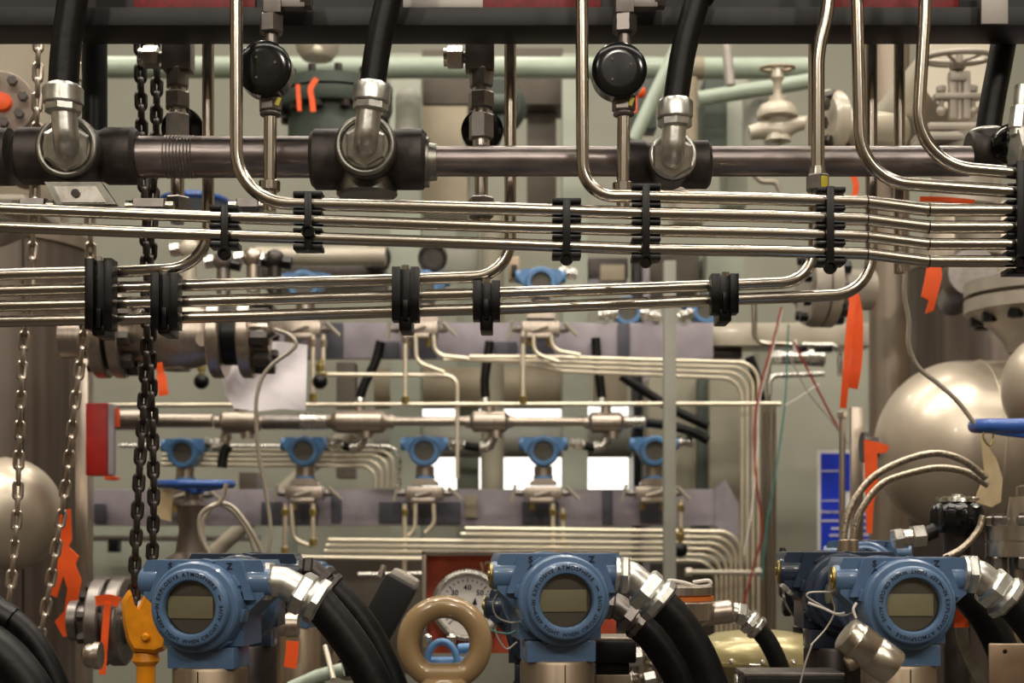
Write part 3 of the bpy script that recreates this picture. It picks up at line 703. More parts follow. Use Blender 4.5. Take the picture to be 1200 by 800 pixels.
for z, r in ((0, 28), (4, 31), (24, 31), (32, 27), (36, 19)):
    rings.append([P(1122, 624, Y) + V((math.cos(2 * PI * k / 64), math.sin(2 * PI * k / 64), 0)) * L(r * (1 + .07 * math.cos(16 * PI * k / 64)), Y) + Z * L(z, Y) for k in range(64)])
b.loft(rings); part('knob_body', b, 'blackgloss', t)
b = MB(); b.lathe([(0, L(22, Y)), (L(4, Y), L(21, Y)), (L(6, Y), L(8, Y)), (L(9, Y), L(7, Y))], P(1122, 588, Y), Z, 12)
for k in range(5):
    a = k * 2 * PI / 5; b.box(P(1122, 584, Y) + V((math.cos(a), math.sin(a), 0)) * L(17, Y), (L(16, Y), L(6, Y), L(4, Y)), Matrix.Rotation(a, 3, 'Z'), .001)
part('top_plate', b, 'bright', t)
b = MB(); b.cyl(P(1122, 624, Y), P(1122, 800, Y), L(16, Y)); part('stem', b, 'darkmetal', t)
t = thing('cable_gland', 'silver cable gland leading left from the black lobed knob', 'pipe fitting', P(1068, 632, 1.85))
b = MB(); b.hexn(P(1046, 632, 1.85), P(1058, 630, 1.85), L(13, 1.85)); part('lock_nut', b, 'bright', t)
b = MB(); b.cyl(P(1058, 630, 1.85), P(1068, 629, 1.85), L(10, 1.85)); b.hexn(P(1068, 629, 1.85), P(1084, 627, 1.85), L(14, 1.85)); part('body_nut', b, 'bright', t)
b = MB(); b.cyl(P(1083, 627, 1.85), P(1096, 621, 1.85), L(9, 1.85)); part('cable', b, 'rubber', t, 'black cable stub')
# braided hoses
for k, (pts, lb) in enumerate([([(990, 660), (989, 625), (998, 592), (1022, 560), (1058, 540), (1096, 531), (1128, 539), (1156, 560)], 'upper braided metal hose arching over the black knob'), ([(999, 660), (1000, 628), (1008, 600), (1032, 568), (1064, 555), (1100, 548), (1132, 553), (1158, 568)], 'lower braided metal hose arching over the black knob')]):
    t = thing('braided_hose', lb, 'hose', P(pts[0][0], 650, 1.8 + k * .03), 'braided hoses at right')
    b = MB(); b.tube(spline(PX(pts, 1.8 + k * .03), 8), L(4.3, 1.8), 14); part('hose', b, 'braid', t)
    b = MB(); b.cyl(P(pts[0][0], 662, 1.8 + k * .03), P(pts[0][0], 632, 1.8 + k * .03), L(7, 1.8), seg=14, bev=.001); part('end_ferrule', b, 'tanmetal', t)
b = MB(); b.tube(spline(PX([(1152, 604), (1146, 622), (1128, 642), (1106, 654)], 1.8), 6), L(4, 1.8), 12)
solo('braided_hose', b, 'braid', 'short dark braided hose running down right of the black knob', 'hose', 'braided hoses at right')

# small things along the bottom edge
b = MB(); b.pbox(1159, 754, 1232, 840, 1.15, 1.153, .0012); t = solo('metal_tag', b, 'tagsteel', 'tan metal tag plate in the lower right corner', 'tag')
b = MB(); b.lathe([(0, L(2.6, 1.15)), (.0008, L(2.6, 1.15))], P(1178, 763, 1.1493), YA, 14); part('hole', b, 'plastic', t, 'dark hole in the tag')
b = MB(); b.prism(PX([(1118, 735), (1121, 713), (1134, 726), (1136, 735)], 1.33), (0, .004, 0)); solo('flagging_tape', b, 'orange', 'orange tape scrap right of the lower right transmitter', 'tape')
b = MB()
pp = PX([(1127, 730), (1130, 756), (1140, 780), (1150, 800), (1160, 830)], 1.36)
b.loft([[p + V((-L(7, 1.36), 0, 0)), p + V((L(7, 1.36), 0, 0)), p + V((L(7, 1.36), .003, 0)), p + V((-L(7, 1.36), .003, 0))] for p in spline(pp, 5)])
solo('metal_strap', b, 'zincdull', 'dull grey strap hanging under the orange scrap', 'strap')
t = thing('black_block', 'black topped block in front of the gold dome at the bottom edge', 'block', P(930, 830, 1.32))
b = MB(); b.pbox(874, 793, 990, 840, 1.30, 1.35, .002); part('block', b, 'plastic', t)
b = MB(); b.pbox(872, 788, 990, 793, 1.3, 1.352, .001); part('top_edge', b, 'steelgrey', t)
t = thing('solenoid_block', 'square black block with pale top right of the middle transmitter', 'block', P(718, 800, 1.5))
b = MB(); b.pbox(690, 750, 746, 777, 1.48, 1.53, .003); b.pbox(698, 777, 738, 790, 1.49, 1.52, .002); part('coil', b, 'plastic', t)
b = MB(); b.pbox(690, 746, 746, 751, 1.48, 1.53, .002); part('top_cap', b, 'stain', t)
b = MB(); b.pbox(697, 790, 740, 840, 1.49, 1.52, .002); part('base', b, 'tanmetal', t)
for (x, y, r, lb) in ((762, 768, 17, 'small blue-grey valve body between the middle hoses'), (748, 796, 13, 'small silver fitting left of the lower middle hose'), (790, 784, 10, 'small silver fitting between the two middle hoses'), (884, 797, 14, 'small silver fitting cluster in front of the gold dome')):
    t = thing('pipe_fitting', lb, 'pipe fitting', P(x, y + r, 1.55))
    b = MB(); b.ball(P(x, y, 1.6), L(r, 1.6), 20, 12); b.cyl(P(x, y + 60, 1.6), P(x, y, 1.6), L(r * .7, 1.6)); part('body', b, 'stain', t)
    b = MB(); b.hexn(P(x - r * 1.6, y + 2, 1.58), P(x - r * .5, y, 1.58), L(r * .7, 1.6)); b.hexn(P(x + r * .5, y, 1.58), P(x + r * 1.6, y - 3, 1.58), L(r * .7, 1.6)); part('end_nut', b, 'bright', t)
    b = MB(); b.hexn(P(x, y - r * .6, 1.58), P(x, y - r * 1.4, 1.58), L(r * .55, 1.6)); part('top_nut', b, 'bright', t)
# gold dome
Y = 1.95
t = thing('gold_dome', 'gold domed diaphragm casing behind the black block', 'actuator', P(895, 800, Y))
c = P(890, 772, Y); q = lambda n: L(n, Y)
b = MB(); b.lathe([(-q(60), q(20)), (-q(24), q(50)), (-q(10), q(76)), (-q(3), q(82)), (q(1), q(82)), (q(1), q(77)), (q(10), q(76)), (q(22), q(68)), (q(30), q(52)), (q(34), q(20))], c, Z, 56); part('casing', b, 'gold', t)
for k in range(14):
    a = k * 2 * PI / 14 + .1; e = V((math.cos(a), math.sin(a), 0)) * q(79)
    b = MB(); b.lathe([(0, q(3.6)), (q(3), q(3.6)), (q(5), q(2))], c + e + Z * q(1), Z, 10); part('rim_bolt', b, 'bright', t)
b = MB(); b.cyl(P(936, 745, Y), P(936, 733, Y), q(7), seg=14, bev=.001); b.cyl(P(936, 757, Y), P(936, 745, Y), q(3.5)); part('vent_knob', b, 'plastic', t, 'small black vent knob')
# diaphragm seal with gland
Y = 1.75
t = thing('diaphragm_seal', 'round silver diaphragm seal with orange gasket behind the middle hose', 'instrument', P(795, 760, Y))
c = P(792, 686, Y); q = lambda n: L(n, Y)
b = MB(); b.lathe([(0, q(40)), (q(2), q(43)), (q(11), q(43)), (q(12), q(41))], c - Z * q(12), Z, 48); part('top_disc', b, 'stain', t)
b = MB(); b.lathe([(0, q(44)), (q(5), q(44))], c - Z * q(17), Z, 48); part('gasket', b, 'gasket', t, 'orange gasket')
b = MB(); b.lathe([(0, q(30)), (q(8), q(45)), (q(28), q(46)), (q(30), q(43))], c - Z * q(47), Z, 48); b.cyl(P(820, 720, Y), P(858, 716, Y), q(14), seg=24, bev=.002); b.cyl(P(792, 733, Y), P(792, 800, Y), q(16)); part('lower_body', b, 'stain', t)
b = MB(); b.tube(spline(PX([(786, 684), (784, 680), (800, 682), (818, 687), (832, 685), (830, 680), (812, 682)], Y - .01), 6), .0022, 10); part('wire_loop', b, 'wirewhite', t, 'white wire loop on top')
gland_hose([(858, 717), (868, 719), (890, 738)], 'slim black hose leaving the diaphragm seal over the gold dome', 1.75, 0, [(900, 752), (914, 782), (924, 820)], 11, (14, 16, 15), 'bright', 'black hoses on the front transmitters')

# orange chain hook block, left
Y = 1.62
t = thing('hook_block', 'yellow-orange hook block hanging from the dark chain', 'hook', P(170, 800, Y))
b = MB()
out = [(142, 704), (148, 694), (152, 690), (156, 706), (161, 712), (165, 706), (170, 692), (186, 700), (196, 712), (198, 740), (193, 762), (182, 766), (156, 764), (149, 752), (144, 730)]
rings = []
for Yq, s in ((Y - .022, .86), (Y - .016, .97), (Y - .004, 1), (Y + .018, 1), (Y + .03, .9)):
    rings.append([P(170 + (x - 170) * s, 730 + (y - 730) * s, Yq) for x, y in out])
b.loft(rings); part('block_body', b, 'hook', t)
for x, y in ((172, 746),):
    b = MB(); b.lathe([(0, L(5, Y)), (.006, L(5, Y)), (.009, L(3, Y))], P(x, y, Y - .02), -YA, 16); part('rivet', b, 'hook', t)
b = MB(); b.lathe([(0, L(14, Y)), (L(10, Y), L(16, Y)), (L(16, Y), L(11, Y)), (L(90, Y), L(11, Y))], P(171, 764, Y), -Z, 24); part('shank', b, 'hook', t)
# chains
def chain(pts, pitch, ln, wd, r, Y, m, label, grp, ph=0):
    pl = spline(PX(pts, Y), 10); b = MB(); acc = 0; nxt = 0; k = ph; pi_, a, w, rr = L(pitch, Y), L(ln, Y) / 2, L(wd, Y) / 2, L(r, Y)
    for i in range(len(pl) - 1):
        d = pl[i + 1] - pl[i]; l = d.length; d.normalize()
        while nxt <= acc + l:
            c = pl[i] + d * (nxt - acc)
            s = X if k % 2 == 0 else YA
            ang = .35 if k % 2 == 0 else .35
            s = Matrix.Rotation(ang, 3, 'Z') @ s
            s = (s - d * s.dot(d)).normalized(); hw = w - rr; hl = a - rr - hw; loop = []
            for q in range(16):
                th = 2 * PI * (q + .5) / 16
                loop.append(c + s * hw * math.cos(th) + d * (hw * math.sin(th) + (hl if math.sin(th) > 0 else -hl)))
            b.tube(loop, rr, 7, closed=True)
            nxt += pi_; k += 1
        acc += l
    return solo('chain', b, m, label, 'chain', grp)
chain([(46, -20), (44, 100), (41, 230), (36, 320), (28, 400), (23, 500), (20, 600), (12, 690), (8, 712)], 17.5, 26, 14, 2.9, 1.8, 'stain', 'light steel chain farthest left, down to the bottom hoses', 'hoist chains')
chain([(95, -20), (100, 150), (106, 290), (97, 400), (88, 470), (78, 560), (66, 640), (54, 710), (44, 760)], 17.5, 25, 14, 2.8, 1.85, 'stain', 'light steel chain running past the red box', 'hoist chains')
chain([(163, -10), (166, 150), (171, 280), (172, 390), (168, 480), (164, 540), (161, 600), (158, 660), (157, 714)], 16, 26, 16, 3.7, 1.66, 'darkmetal', 'dark heavy chain strand ending in the orange hook block', 'dark hoist chain strands')
chain([(184, -10), (183, 150), (177, 280), (176, 390), (177, 450), (179, 520), (180, 590), (178, 660), (176, 724)], 16, 26, 16, 3.7, 1.69, 'darkmetal', 'dark heavy chain strand just right of its twin', 'dark hoist chain strands', 1)
# ================================================================ left side
def flange(mb, c, d, R, t, seg=40):
    e = t * .12
    mb.lathe([(0, R - e), (e, R), (t - e, R), (t, R - e)], c, d, seg)
def bolts(name, t, c, d, Rb, n, r, h, m='darkmetal', ph=.2, label=None):
    u, w, d = basis(d)
    for k in range(n):
        a = ph + 2 * PI * k / n; p = c + (u * math.cos(a) + w * math.sin(a)) * Rb
        b = MB(); b.hexn(p, p + d * h, r); part(name, b, m, t, label)
Y = 3.4
t = thing('process_column', 'tall brown-grey steel column at the left edge behind the chains', 'column', P(-22, 850, Y))
b = MB(); b.cyl(V((P(-22, 0, Y).x, Y, .02)), P(-22, 292, Y), L(126, Y), seg=64); part('shell', b, 'clad', t)
for x in (30, 60):
    a = math.acos((x + 22) / 126); p = V((P(-22, 0, Y).x, Y, 0)) + V((math.cos(a), -math.sin(a), 0)) * L(126.4, Y)
    b = MB(); b.box((p.x, p.y, (P(0, 850, Y).z + P(0, 292, Y).z) / 2), (.004, .004, P(0, 292, Y).z - P(0, 850, Y).z)); part('seam', b, 'darkmetal', t, 'dark vertical sheet seam')
b = MB(); b.lathe([(0, L(129, Y)), (.03, L(129, Y))], P(-22, 296, Y), Z, 64); part('top_band', b, 'cladlite', t)
t = thing('cream_vessel', 'large cream vessel at top left behind the bolted flange', 'vessel', P(-22, 286, Y))
b = MB(); b.lathe([(0, L(40, Y)), (.05, L(90, Y)), (.12, L(112, Y)), (1.3, L(112, Y))], P(-22, 288, Y), Z, 64); part('shell', b, 'cream', t)
b = MB(); b.lathe([(0, L(113, Y)), (.015, L(116, Y)), (.03, L(113, Y))], P(-22, 70, Y), Z, 64); part('rib', b, 'cream', t)
Y = 2.5
t = thing('pipe_flange', 'tan bolted flange with orange plug at the top left edge', 'flange', P(0, 160, Y))
c = P(2, 120, Y)
b = MB(); b.lathe([(0, L(36, Y)), (.004, L(38, Y)), (.04, L(38, Y)), (.045, L(24, Y)), (.5, L(24, Y))], c, V((-.25, 1, 0)), 48); part('flange_disc', b, 'flangebrown', t)
bolts('bolt', t, c - V((0, .012, 0)), V((.25, -1, 0)), L(27, Y), 8, L(6, Y), .014)
b = MB(); b.lathe([(0, L(12, Y)), (.01, L(10, Y)), (.012, L(4, Y))], c, V((.25, -1, 0)), 24); part('plug', b, 'orange', t, 'orange plug')
b = MB(); b.pbox(-60, 226, 30, 240, 2.4, 2.6, .01); b.lathe([(0, .02), (.03, L(50, 2.5)), (.05, L(52, 2.5))], P(-6, 286, 2.5), Z, 32)
solo('valve_bonnet', b, 'creamdull', 'cream valve underside behind the leftmost tubes', 'valve')
Y = 2.9
t = thing('horizontal_vessel', 'glossy cream domed vessel end low at the left edge', 'vessel', P(0, 668, Y), 'glossy cream vessels')
R = L(67, Y); c = P(8, 603, Y)
b = MB(); pr = [(-.7, R)] + [(R * .95 * math.sin(a), R * math.cos(a)) for a in [k * PI / 2 / 14 for k in range(15)]]
b.lathe(pr, c, X, 56); part('shell', b, 'vesselpaint', t)
b = MB(); b.ring(c, X, R, R * .012, 56, 8); part('weld_seam', b, 'vesselpaint', t)
b = MB(); b.lathe([(0, R * .3), (R * .3, R * .3)], P(48, 598, Y - .2), V((.5, -.3, 0)), 20)
t = thing('red_box', 'red box with grey plate beside the light chain', 'box', P(115, 556, 2.9))
b = MB(); b.pbox(100, 472, 126, 557, 2.86, 2.9, .003); part('box_body', b, 'redbox', t)
b = MB(); b.pbox(126.5, 473, 133, 556, 2.85, 2.87, .002); part('grey_plate', b, 'panel', t)
b = MB(); b.pbox(134, 478, 139, 500, 2.86, 2.87, .001); part('tape_scrap', b, 'orange', t, 'orange tape scrap')
b = MB(); b.pbox(122, 557.5, 134, 562, 2.86, 2.9, .002); part('tape_end', b, 'orange', t, 'orange tape end below')
b = MB(); b.pbox(88, 385, 103, 850, 3.15, 3.19, .002); solo('steel_post', b, 'stain', 'thin grey steel post at the right side of the left brown column', 'post')
def ribbon(pts, Y, w, label, lean=0.0, m='orange', name='flagging_tape'):
    b = MB(); pl = spline(PX(pts, Y), 6); rings = []
    for i, p in enumerate(pl):
        d = (pl[min(i + 1, len(pl) - 1)] - pl[max(i - 1, 0)]).normalized(); s = d.cross(YA).normalized()
        ww = w[min(int(i / 6), len(w) - 1)] if isinstance(w, list) else w
        s = Matrix.Rotation(lean * math.sin(i * .6), 3, d) @ s; n = d.cross(s) * .0012; s = s * L(ww, Y) / 2
        rings.append([p - s - n, p + s - n, p + s + n, p - s + n])
    b.loft(rings)
    return b if label is None else solo(name, b, m, label, 'tape', 'orange flagging tapes')
def outline(pts, Y, th, name, m, label, cat='tape', grp=None, wave=.0):
    b = MB(); f = PX(pts, Y); b.prism(f, (0, th, 0)); return solo(name, b, m, label, cat, grp)
outline([(68, 598), (82, 596), (84, 632), (80, 640), (92, 652), (88, 662), (95, 680), (90, 706), (82, 724), (85, 744), (74, 746), (64, 728), (75, 716), (79, 690), (74, 674), (66, 700), (58, 696), (66, 670), (70, 640)], 2.3, .004, 'flagging_tape', 'orange', 'biggest ragged orange tape hanging beside the light chain at left', 'tape', 'orange flagging tapes')
ribbon([(186, 425), (189, 440), (192, 463)], 2.65, [8, 11, 13], 'orange tape hanging under the flanged valve beside the dark chain', .3)
ribbon([(343, 751), (342, 766), (340, 782)], 1.9, 15, 'short orange tape below the leftmost silver gland', .2)
ribbon([(349, 99), (350, 114), (351, 130)], 3.7, 5, 'left orange tape on the dark green flange behind the left gauge')
ribbon([(371, 92), (364, 104), (366, 118), (367, 131)], 3.7, 6.5, 'right orange tape on the dark green flange behind the left gauge')
ribbon([(1001, 345), (996, 380), (992, 430), (988, 478)], 2.4, 8, 'long narrow orange tape hanging below the right upward tube bend', .2)
ribbon([(1000, 345), (1005, 375), (1004, 420), (999, 455)], 2.42, 13, 'wider orange tape beside the long narrow one below the right tube bend', .2)
ribbon([(1000, 205), (1003, 218), (1001, 232)], 2.4, 7, 'orange tape scrap above the bundle right of the hex fitting', .2)
outline([(1087, 312), (1103, 310), (1104, 325), (1099, 345), (1094, 364), (1085, 367), (1089, 352), (1080, 347), (1084, 328)], 2.2, .004, 'flagging_tape', 'orange', 'glove-shaped orange tape hanging under the bundle at right', 'tape', 'orange flagging tapes')
ribbon([(1078, 233), (1110, 234), (1142, 237)], 1.8, 6, 'orange tape lying behind the right end of the bundle', .1)
outline([(1013, 515), (1030, 518), (1042, 522), (1040, 530), (1028, 531), (1029, 570), (1024, 588), (1022, 625), (1016, 624), (1014, 560)], 2.6, .005, 'flagging_tape', 'orange', 'orange tape around the left end of the big cream vessel', 'tape', 'orange flagging tapes')
# pipe with flanges low at left
Y = 2.2
t = thing('flanged_pipe', 'grey flanged pipe wrapped in tape behind the orange hook block', 'pipe', P(120, 790, Y))
c0 = P(84, 727, Y)
b = MB(); b.cyl(c0, P(112, 727, Y), L(18, Y)); b.lathe([(0, L(24, Y)), (L(10, Y), L(24, Y))], c0, X, 32); part('pipe', b, 'steelgrey', t)
b = MB(); flange(b, P(112, 728, Y), X, L(52, Y), L(16, Y)); flange(b, P(133, 728, Y), X, L(52, Y), L(16, Y)); b.cyl(P(128, 728, Y), P(134, 728, Y), L(40, Y), seg=32); b.cyl(P(149, 728, Y), P(260, 728, Y), L(26, Y), seg=32); part('flanges', b, 'steelgrey', t)
bolts('bolt', t, P(112, 728, Y), -X, L(41, Y), 10, L(7, Y), L(9, Y))
b = ribbon([(112, 704), (128, 702), (140, 706)], Y - L(54, Y), 12, None); part('tape_band', b, 'orange', t, 'orange tape band')
b = ribbon([(126, 706), (124, 730), (122, 760), (120, 790)], Y - L(55, Y), 8, None, .2); part('tape_tail', b, 'orange', t, 'orange tape tail hanging down')
for (x, y, r, x1, lb) in ((104, 768, 14, 118, 'dull silver pipe stub low behind the tape tail at left'), (318, 732, 13, 350, 'silver pipe stub under the leftmost silver gland')):
    b = MB(); p0, p1 = P(x - 4, y, 2.0), P(x1, y, 2.0); b.lathe([(0, L(r - 2, 2.0)), (L(3, 2), L(r, 2.0)), ((p1 - p0).length * .6, L(r, 2.0)), ((p1 - p0).length * .62, L(r + 2, 2)), ((p1 - p0).length, L(r + 2, 2))], p0, X, 28)
    solo('pipe_stub', b, 'stain', lb, 'pipe')
t = thing('small_valve', 'pale round valve face between the hoses and the dark pipe at lower left', 'valve', P(402, 800, 2.0))
b = MB(); b.lathe([(0, L(16, 2)), (.006, L(22, 2)), (.05, L(22, 2))], P(404, 776, 2.0), V((.5, 1, 0)), 32); part('face_ring', b, 'stain', t)
b = MB(); b.lathe([(0, L(11, 2)), (.02, L(11, 2))], P(404, 782, 1.98), V((.5, 1, 0)), 24); part('hub', b, 'plastic', t)
b = MB(); b.cyl(P(381, 757, 1.95), P(391, 796, 1.9), L(3, 2)); part('lever', b, 'cream', t, 'pale lever handle')
b = MB(); b.tube(PX([(340, 806), (372, 792), (402, 784)], 1.96), L(8, 2), 14); part('outlet', b, 'green', t, 'green outlet pipe')
b = MB(); b.pbox(310, 770, 372, 840, 2.45, 2.55, .006); b.cyl(P(330, 790, 2.46), P(330, 758, 2.46), L(18, 2.46), seg=24); solo('dark_housing', b, 'darkmetal', 'dark metal housing low between the leftmost transmitter and its hose', 'housing')
b = MB(); b.pbox(360, 690, 392, 752, 2.4, 2.5, .006); b.pbox(362, 700, 372, 770, 2.38, 2.42, .002); solo('grey_box', b, 'stain', 'grey metal box behind the leftmost silver gland', 'box')

# flanged valve behind the lower bundle at left
Y = 2.75
t = thing('flanged_valve', 'bolted flanged valve below the left end of the lower bundle', 'valve', P(210, 445, Y))
b = MB(); b.lathe([(0, L(24, Y)), (L(30, Y), L(24, Y)), (L(34, Y), L(32, Y)), (L(40, Y), L(32, Y))], P(74, 396, Y), X, 32); part('left_pipe', b, 'stain', t)
for x0, w in ((113, 16), (135, 14), (249, 15), (284, 15)):
    b = MB(); flange(b, P(x0, 394, Y), X, L(49, Y), L(w, Y), 48); part('flange_disc', b, 'stain', t)
b = MB(); b.cyl(P(128, 394, Y), P(136, 394, Y), L(38, Y), seg=32); part('gasket', b, 'plastic', t, 'black gasket ring')
b = MB(); b.cyl(P(263, 394, Y), P(285, 394, Y), L(34, Y), seg=32); part('gasket', b, 'plastic', t, 'black gasket ring')
b = MB(); b.lathe([(0, L(30, Y)), (L(18, Y), L(31, Y)), (L(36, Y), L(40, Y)), (L(60, Y), L(42, Y)), (L(84, Y), L(36, Y)), (L(102, Y), L(30, Y))], P(148, 394, Y), X, 40); b.cyl(P(206, 400, Y), P(206, 434, Y), L(24, Y), L(18, Y)); part('valve_body', b, 'stain', t)
b = MB(); b.lathe([(0, L(8, Y)), (.006, L(8, Y))], P(238, 398, Y - L(36, Y)), -YA, 20); part('boss', b, 'cladlite', t)
bolts('bolt', t, P(149, 394, Y), X, L(38, Y), 8, L(9, Y), L(12, Y), 'iron')
bolts('bolt', t, P(299, 394, Y), X, L(36, Y), 8, L(9, Y), L(22, Y), 'iron')
bolts('stud', t, P(113, 394, Y), -X, L(38, Y), 8, L(6, Y), L(8, Y), 'iron')
b = MB(); b.cyl(P(299, 394, Y), P(316, 394, Y), L(20, Y), seg=24); b.cyl(P(312, 392, Y - .01), P(326, 384, Y - .12), L(7, Y)); part('outlet_stub', b, 'stain', t)
b = MB(); b.tube(spline(PX([(322, 386), (338, 392), (347, 402), (340, 412), (318, 428), (305, 448), (300, 478), (303, 530), (312, 580), (317, 620), (313, 655)], 2.55), 8), L(2.4, 2.55), 12)
solo('vinyl_tube', b, 'vinyl', 'clear plastic tube curling down from the flanged valve', 'hose')
# white paper
b = MB(); rows = []
bot = [(256, 418), (258, 440), (264, 462), (274, 478), (300, 482), (330, 479), (358, 481)]
top = [(256, 410), (270, 405), (290, 402), (310, 400), (330, 400), (345, 402), (360, 404)]
nr = 7
for j in range(nr):
    f = j / (nr - 1)
    rows.append([P(tx + (bx - tx) * f, ty + (by - ty) * f, 2.98 + .012 * math.sin(k * 1.3 + j * .8)) for k, ((tx, ty), (bx, by)) in enumerate(zip(top, bot))])
vsx = [p for r in rows for p in r]; n = len(top)
b.add(vsx + [p + V((0, .002, 0)) for p in vsx], [(j * n + k, j * n + k + 1, (j + 1) * n + k + 1, (j + 1) * n + k) for j in range(nr - 1) for k in range(n - 1)] + [(nr * n + j * n + k, nr * n + (j + 1) * n + k, nr * n + (j + 1) * n + k + 1, nr * n + j * n + k + 1) for j in range(nr - 1) for k in range(n - 1)])
solo('paper_sheet', b, 'paper', 'crumpled white paper sheet hanging behind the flanged valve', 'paper', ang=60)
def handwheel(c, R, r, m, label, nspoke=5, stem=.1, hub=.25, extra=None, tilt=0):
    t = thing('handwheel_valve', label, 'valve', c - Z * stem, 'handwheel valves')
    ax = V((0, math.sin(tilt), math.cos(tilt)))
    b = MB(); b.ring(c, ax, R, r, 48, 12)
    for k in range(nspoke):
        a = k * 2 * PI / nspoke + .3; e = V((math.cos(a), math.sin(a), 0)) * R; e.z = -e.y * math.tan(tilt)
        b.tube([c - ax * r * 1.4, c + e * .55 - ax * r * .8, c + e], r * .6, 8)
    b.lathe([(-r * 2.4, R * hub * .7), (-r * 2, R * hub), (-r * .2, R * hub), (0, R * hub * .6)], c, ax, 24)
    part('wheel', b, m, t); return t
Y = 2.7
t = handwheel(P(229, 567, Y), L(42, Y), L(5, Y), 'wheelblue', 'blue handwheel valve right of the dark chains', stem=.2, tilt=math.radians(-2))
b = MB(); b.lathe([(0, L(8, Y)), (L(14, Y), L(9, Y)), (L(20, Y), L(17, Y)), (L(50, Y), L(15, Y)), (L(75, Y), L(19, Y)), (L(82, Y), L(30, Y)), (L(100, Y), L(30, Y))], P(225, 572, Y), -Z, 24); part('yoke', b, 'clad', t)
b = MB(); b.prism(PX([(184, 572), (203, 574), (200, 611), (183, 606)], Y - .05), (0, .003, 0)); part('paper_tag', b, 'kraft', t, 'tan paper tag')
for k, pts in enumerate([[(246, 650), (236, 630), (234, 608), (242, 596), (258, 588), (266, 566)], [(238, 610), (250, 592), (270, 592), (288, 612), (304, 640), (308, 656)], [(244, 652), (238, 626), (240, 604), (252, 590), (272, 598), (290, 622), (300, 650)]]):
    b = MB(); b.tube(spline(PX(pts, 2.4 + .03 * k), 8), L(2.8, 2.4), 10)
    solo('vinyl_tube', b, 'vinyl', ('clear tube leaning up to the blue left handwheel', 'clear tube arching right below the blue left handwheel', 'inner clear tube of the arch below the blue left handwheel')[k], 'hose')

# ================================================================ right side
Y = 3.5
t = thing('process_column', 'slim pale steel column left of the big brown one at right', 'column', V((P(1042, 0, Y).x, Y, 0)))
b = MB(); b.cyl(V((P(1042, 0, Y).x, Y, 0)), V((P(1042, 0, Y).x, Y, 3.4)), L(23, Y), seg=40); part('shell', b, 'cladlite', t)
b = MB(); b.cyl(P(1042, 200, Y), P(1042, 192, Y), L(25, Y), seg=40); part('band', b, 'stain', t)
Y = 3.9
t = thing('process_column', 'big brown brushed steel column behind the right cream vessels', 'column', V((P(1160, 0, Y).x, Y, 0)))
b = MB(); b.cyl(V((P(1160, 0, Y).x, Y, 0)), V((P(1160, 0, Y).x, Y, P(0, 318, Y).z)), L(96, Y), seg=64); part('shell', b, 'clad', t)
b = MB(); b.lathe([(0, L(97, Y)), (.03, L(97, Y)), (.16, L(60, Y))], P(1160, 318, Y), Z, 64); part('head', b, 'cladlite', t)
Y = 3.0
t = thing('horizontal_vessel', 'biggest glossy cream vessel, its dome facing left, at right', 'vessel', P(1130, 626, Y), 'glossy cream vessels')
R = L(101, Y); c = P(1124, 524, Y)
b = MB(); b.lathe([(-R * .96 * math.cos(a), R * math.sin(a)) for a in [k * PI / 2 / 18 for k in range(19)]] + [(.75, R)], c, X, 64); part('shell', b, 'vesselpaint', t)
b = MB(); b.ring(c + X * L(20, Y), X, R, R * .014, 64, 8); part('weld_seam', b, 'vesselpaint', t)
b = MB(); b.lathe([(0, L(12, Y)), (L(14, Y), L(12, Y)), (L(14, Y), L(18, Y)), (L(20, Y), L(18, Y))], c - X * R * .93, -X, 24); part('end_nozzle', b, 'darkmetal', t, 'dark nozzle on the dome')
b = MB(); b.pbox(1100, 600, 1180, 680, Y - .1, Y + .1, .01); part('saddle', b, 'iron', t)
Y = 2.55
t = thing('horizontal_vessel', 'cream vessel end above the right blue handwheel, cut off by the edge', 'vessel', P(1215, 520, Y), 'glossy cream vessels')
R = L(66, Y); c = P(1238, 454, Y)
b = MB(); b.lathe([(-R * .95 * math.cos(a), R * math.sin(a)) for a in [k * PI / 2 / 14 for k in range(15)]] + [(.4, R)], c, X, 56); part('shell', b, 'vesselpaint', t)
b = MB(); b.ring(c - X * R * .3, X, R * .955, R * .018, 56, 8); part('weld_seam', b, 'vesselpaint', t)
Y = 2.2
t = handwheel(P(1222, 499, Y), L(76, Y), L(8.5, Y), 'wheelblue', 'blue handwheel at the right edge with a tag tied on it', stem=.2, tilt=math.radians(-4.3))
b = MB(); b.lathe([(0, L(14, Y)), (L(60, Y), L(14, Y)), (L(64, Y), L(30, Y)), (L(110, Y), L(30, Y))], P(1222, 506, Y), -Z, 24); part('yoke', b, 'stain', t)
b = MB(); f = [(1150, 512), (1156, 514), (1160, 526), (1168, 538), (1175, 560), (1173, 588), (1162, 594), (1142, 588), (1148, 572), (1155, 558), (1152, 536)]
b.prism(PX(f, 2.17), (0, .003, 0)); solo('paper_tag', b, 'kraft', 'tan paper tag hanging from the right blue handwheel', 'tag')
b = MB(); b.tube(spline(PX([(1156, 500), (1152, 512), (1160, 522), (1164, 508), (1156, 500)], 2.17), 5), .0015, 8); solo('tag_wire', b, 'brass', 'loop of wire tying the tan tag to the blue handwheel', 'wire')
b = MB(); b.tube(spline(PX([(1061, 318), (1060, 345), (1065, 375), (1065, 405), (1076, 430), (1100, 450), (1122, 470), (1142, 496)], 2.1), 8), L(2.8, 2.1), 10)
solo('vinyl_tube', b, 'vinyl', 'grey plastic tube crossing the big cream vessel to the right handwheel', 'hose')
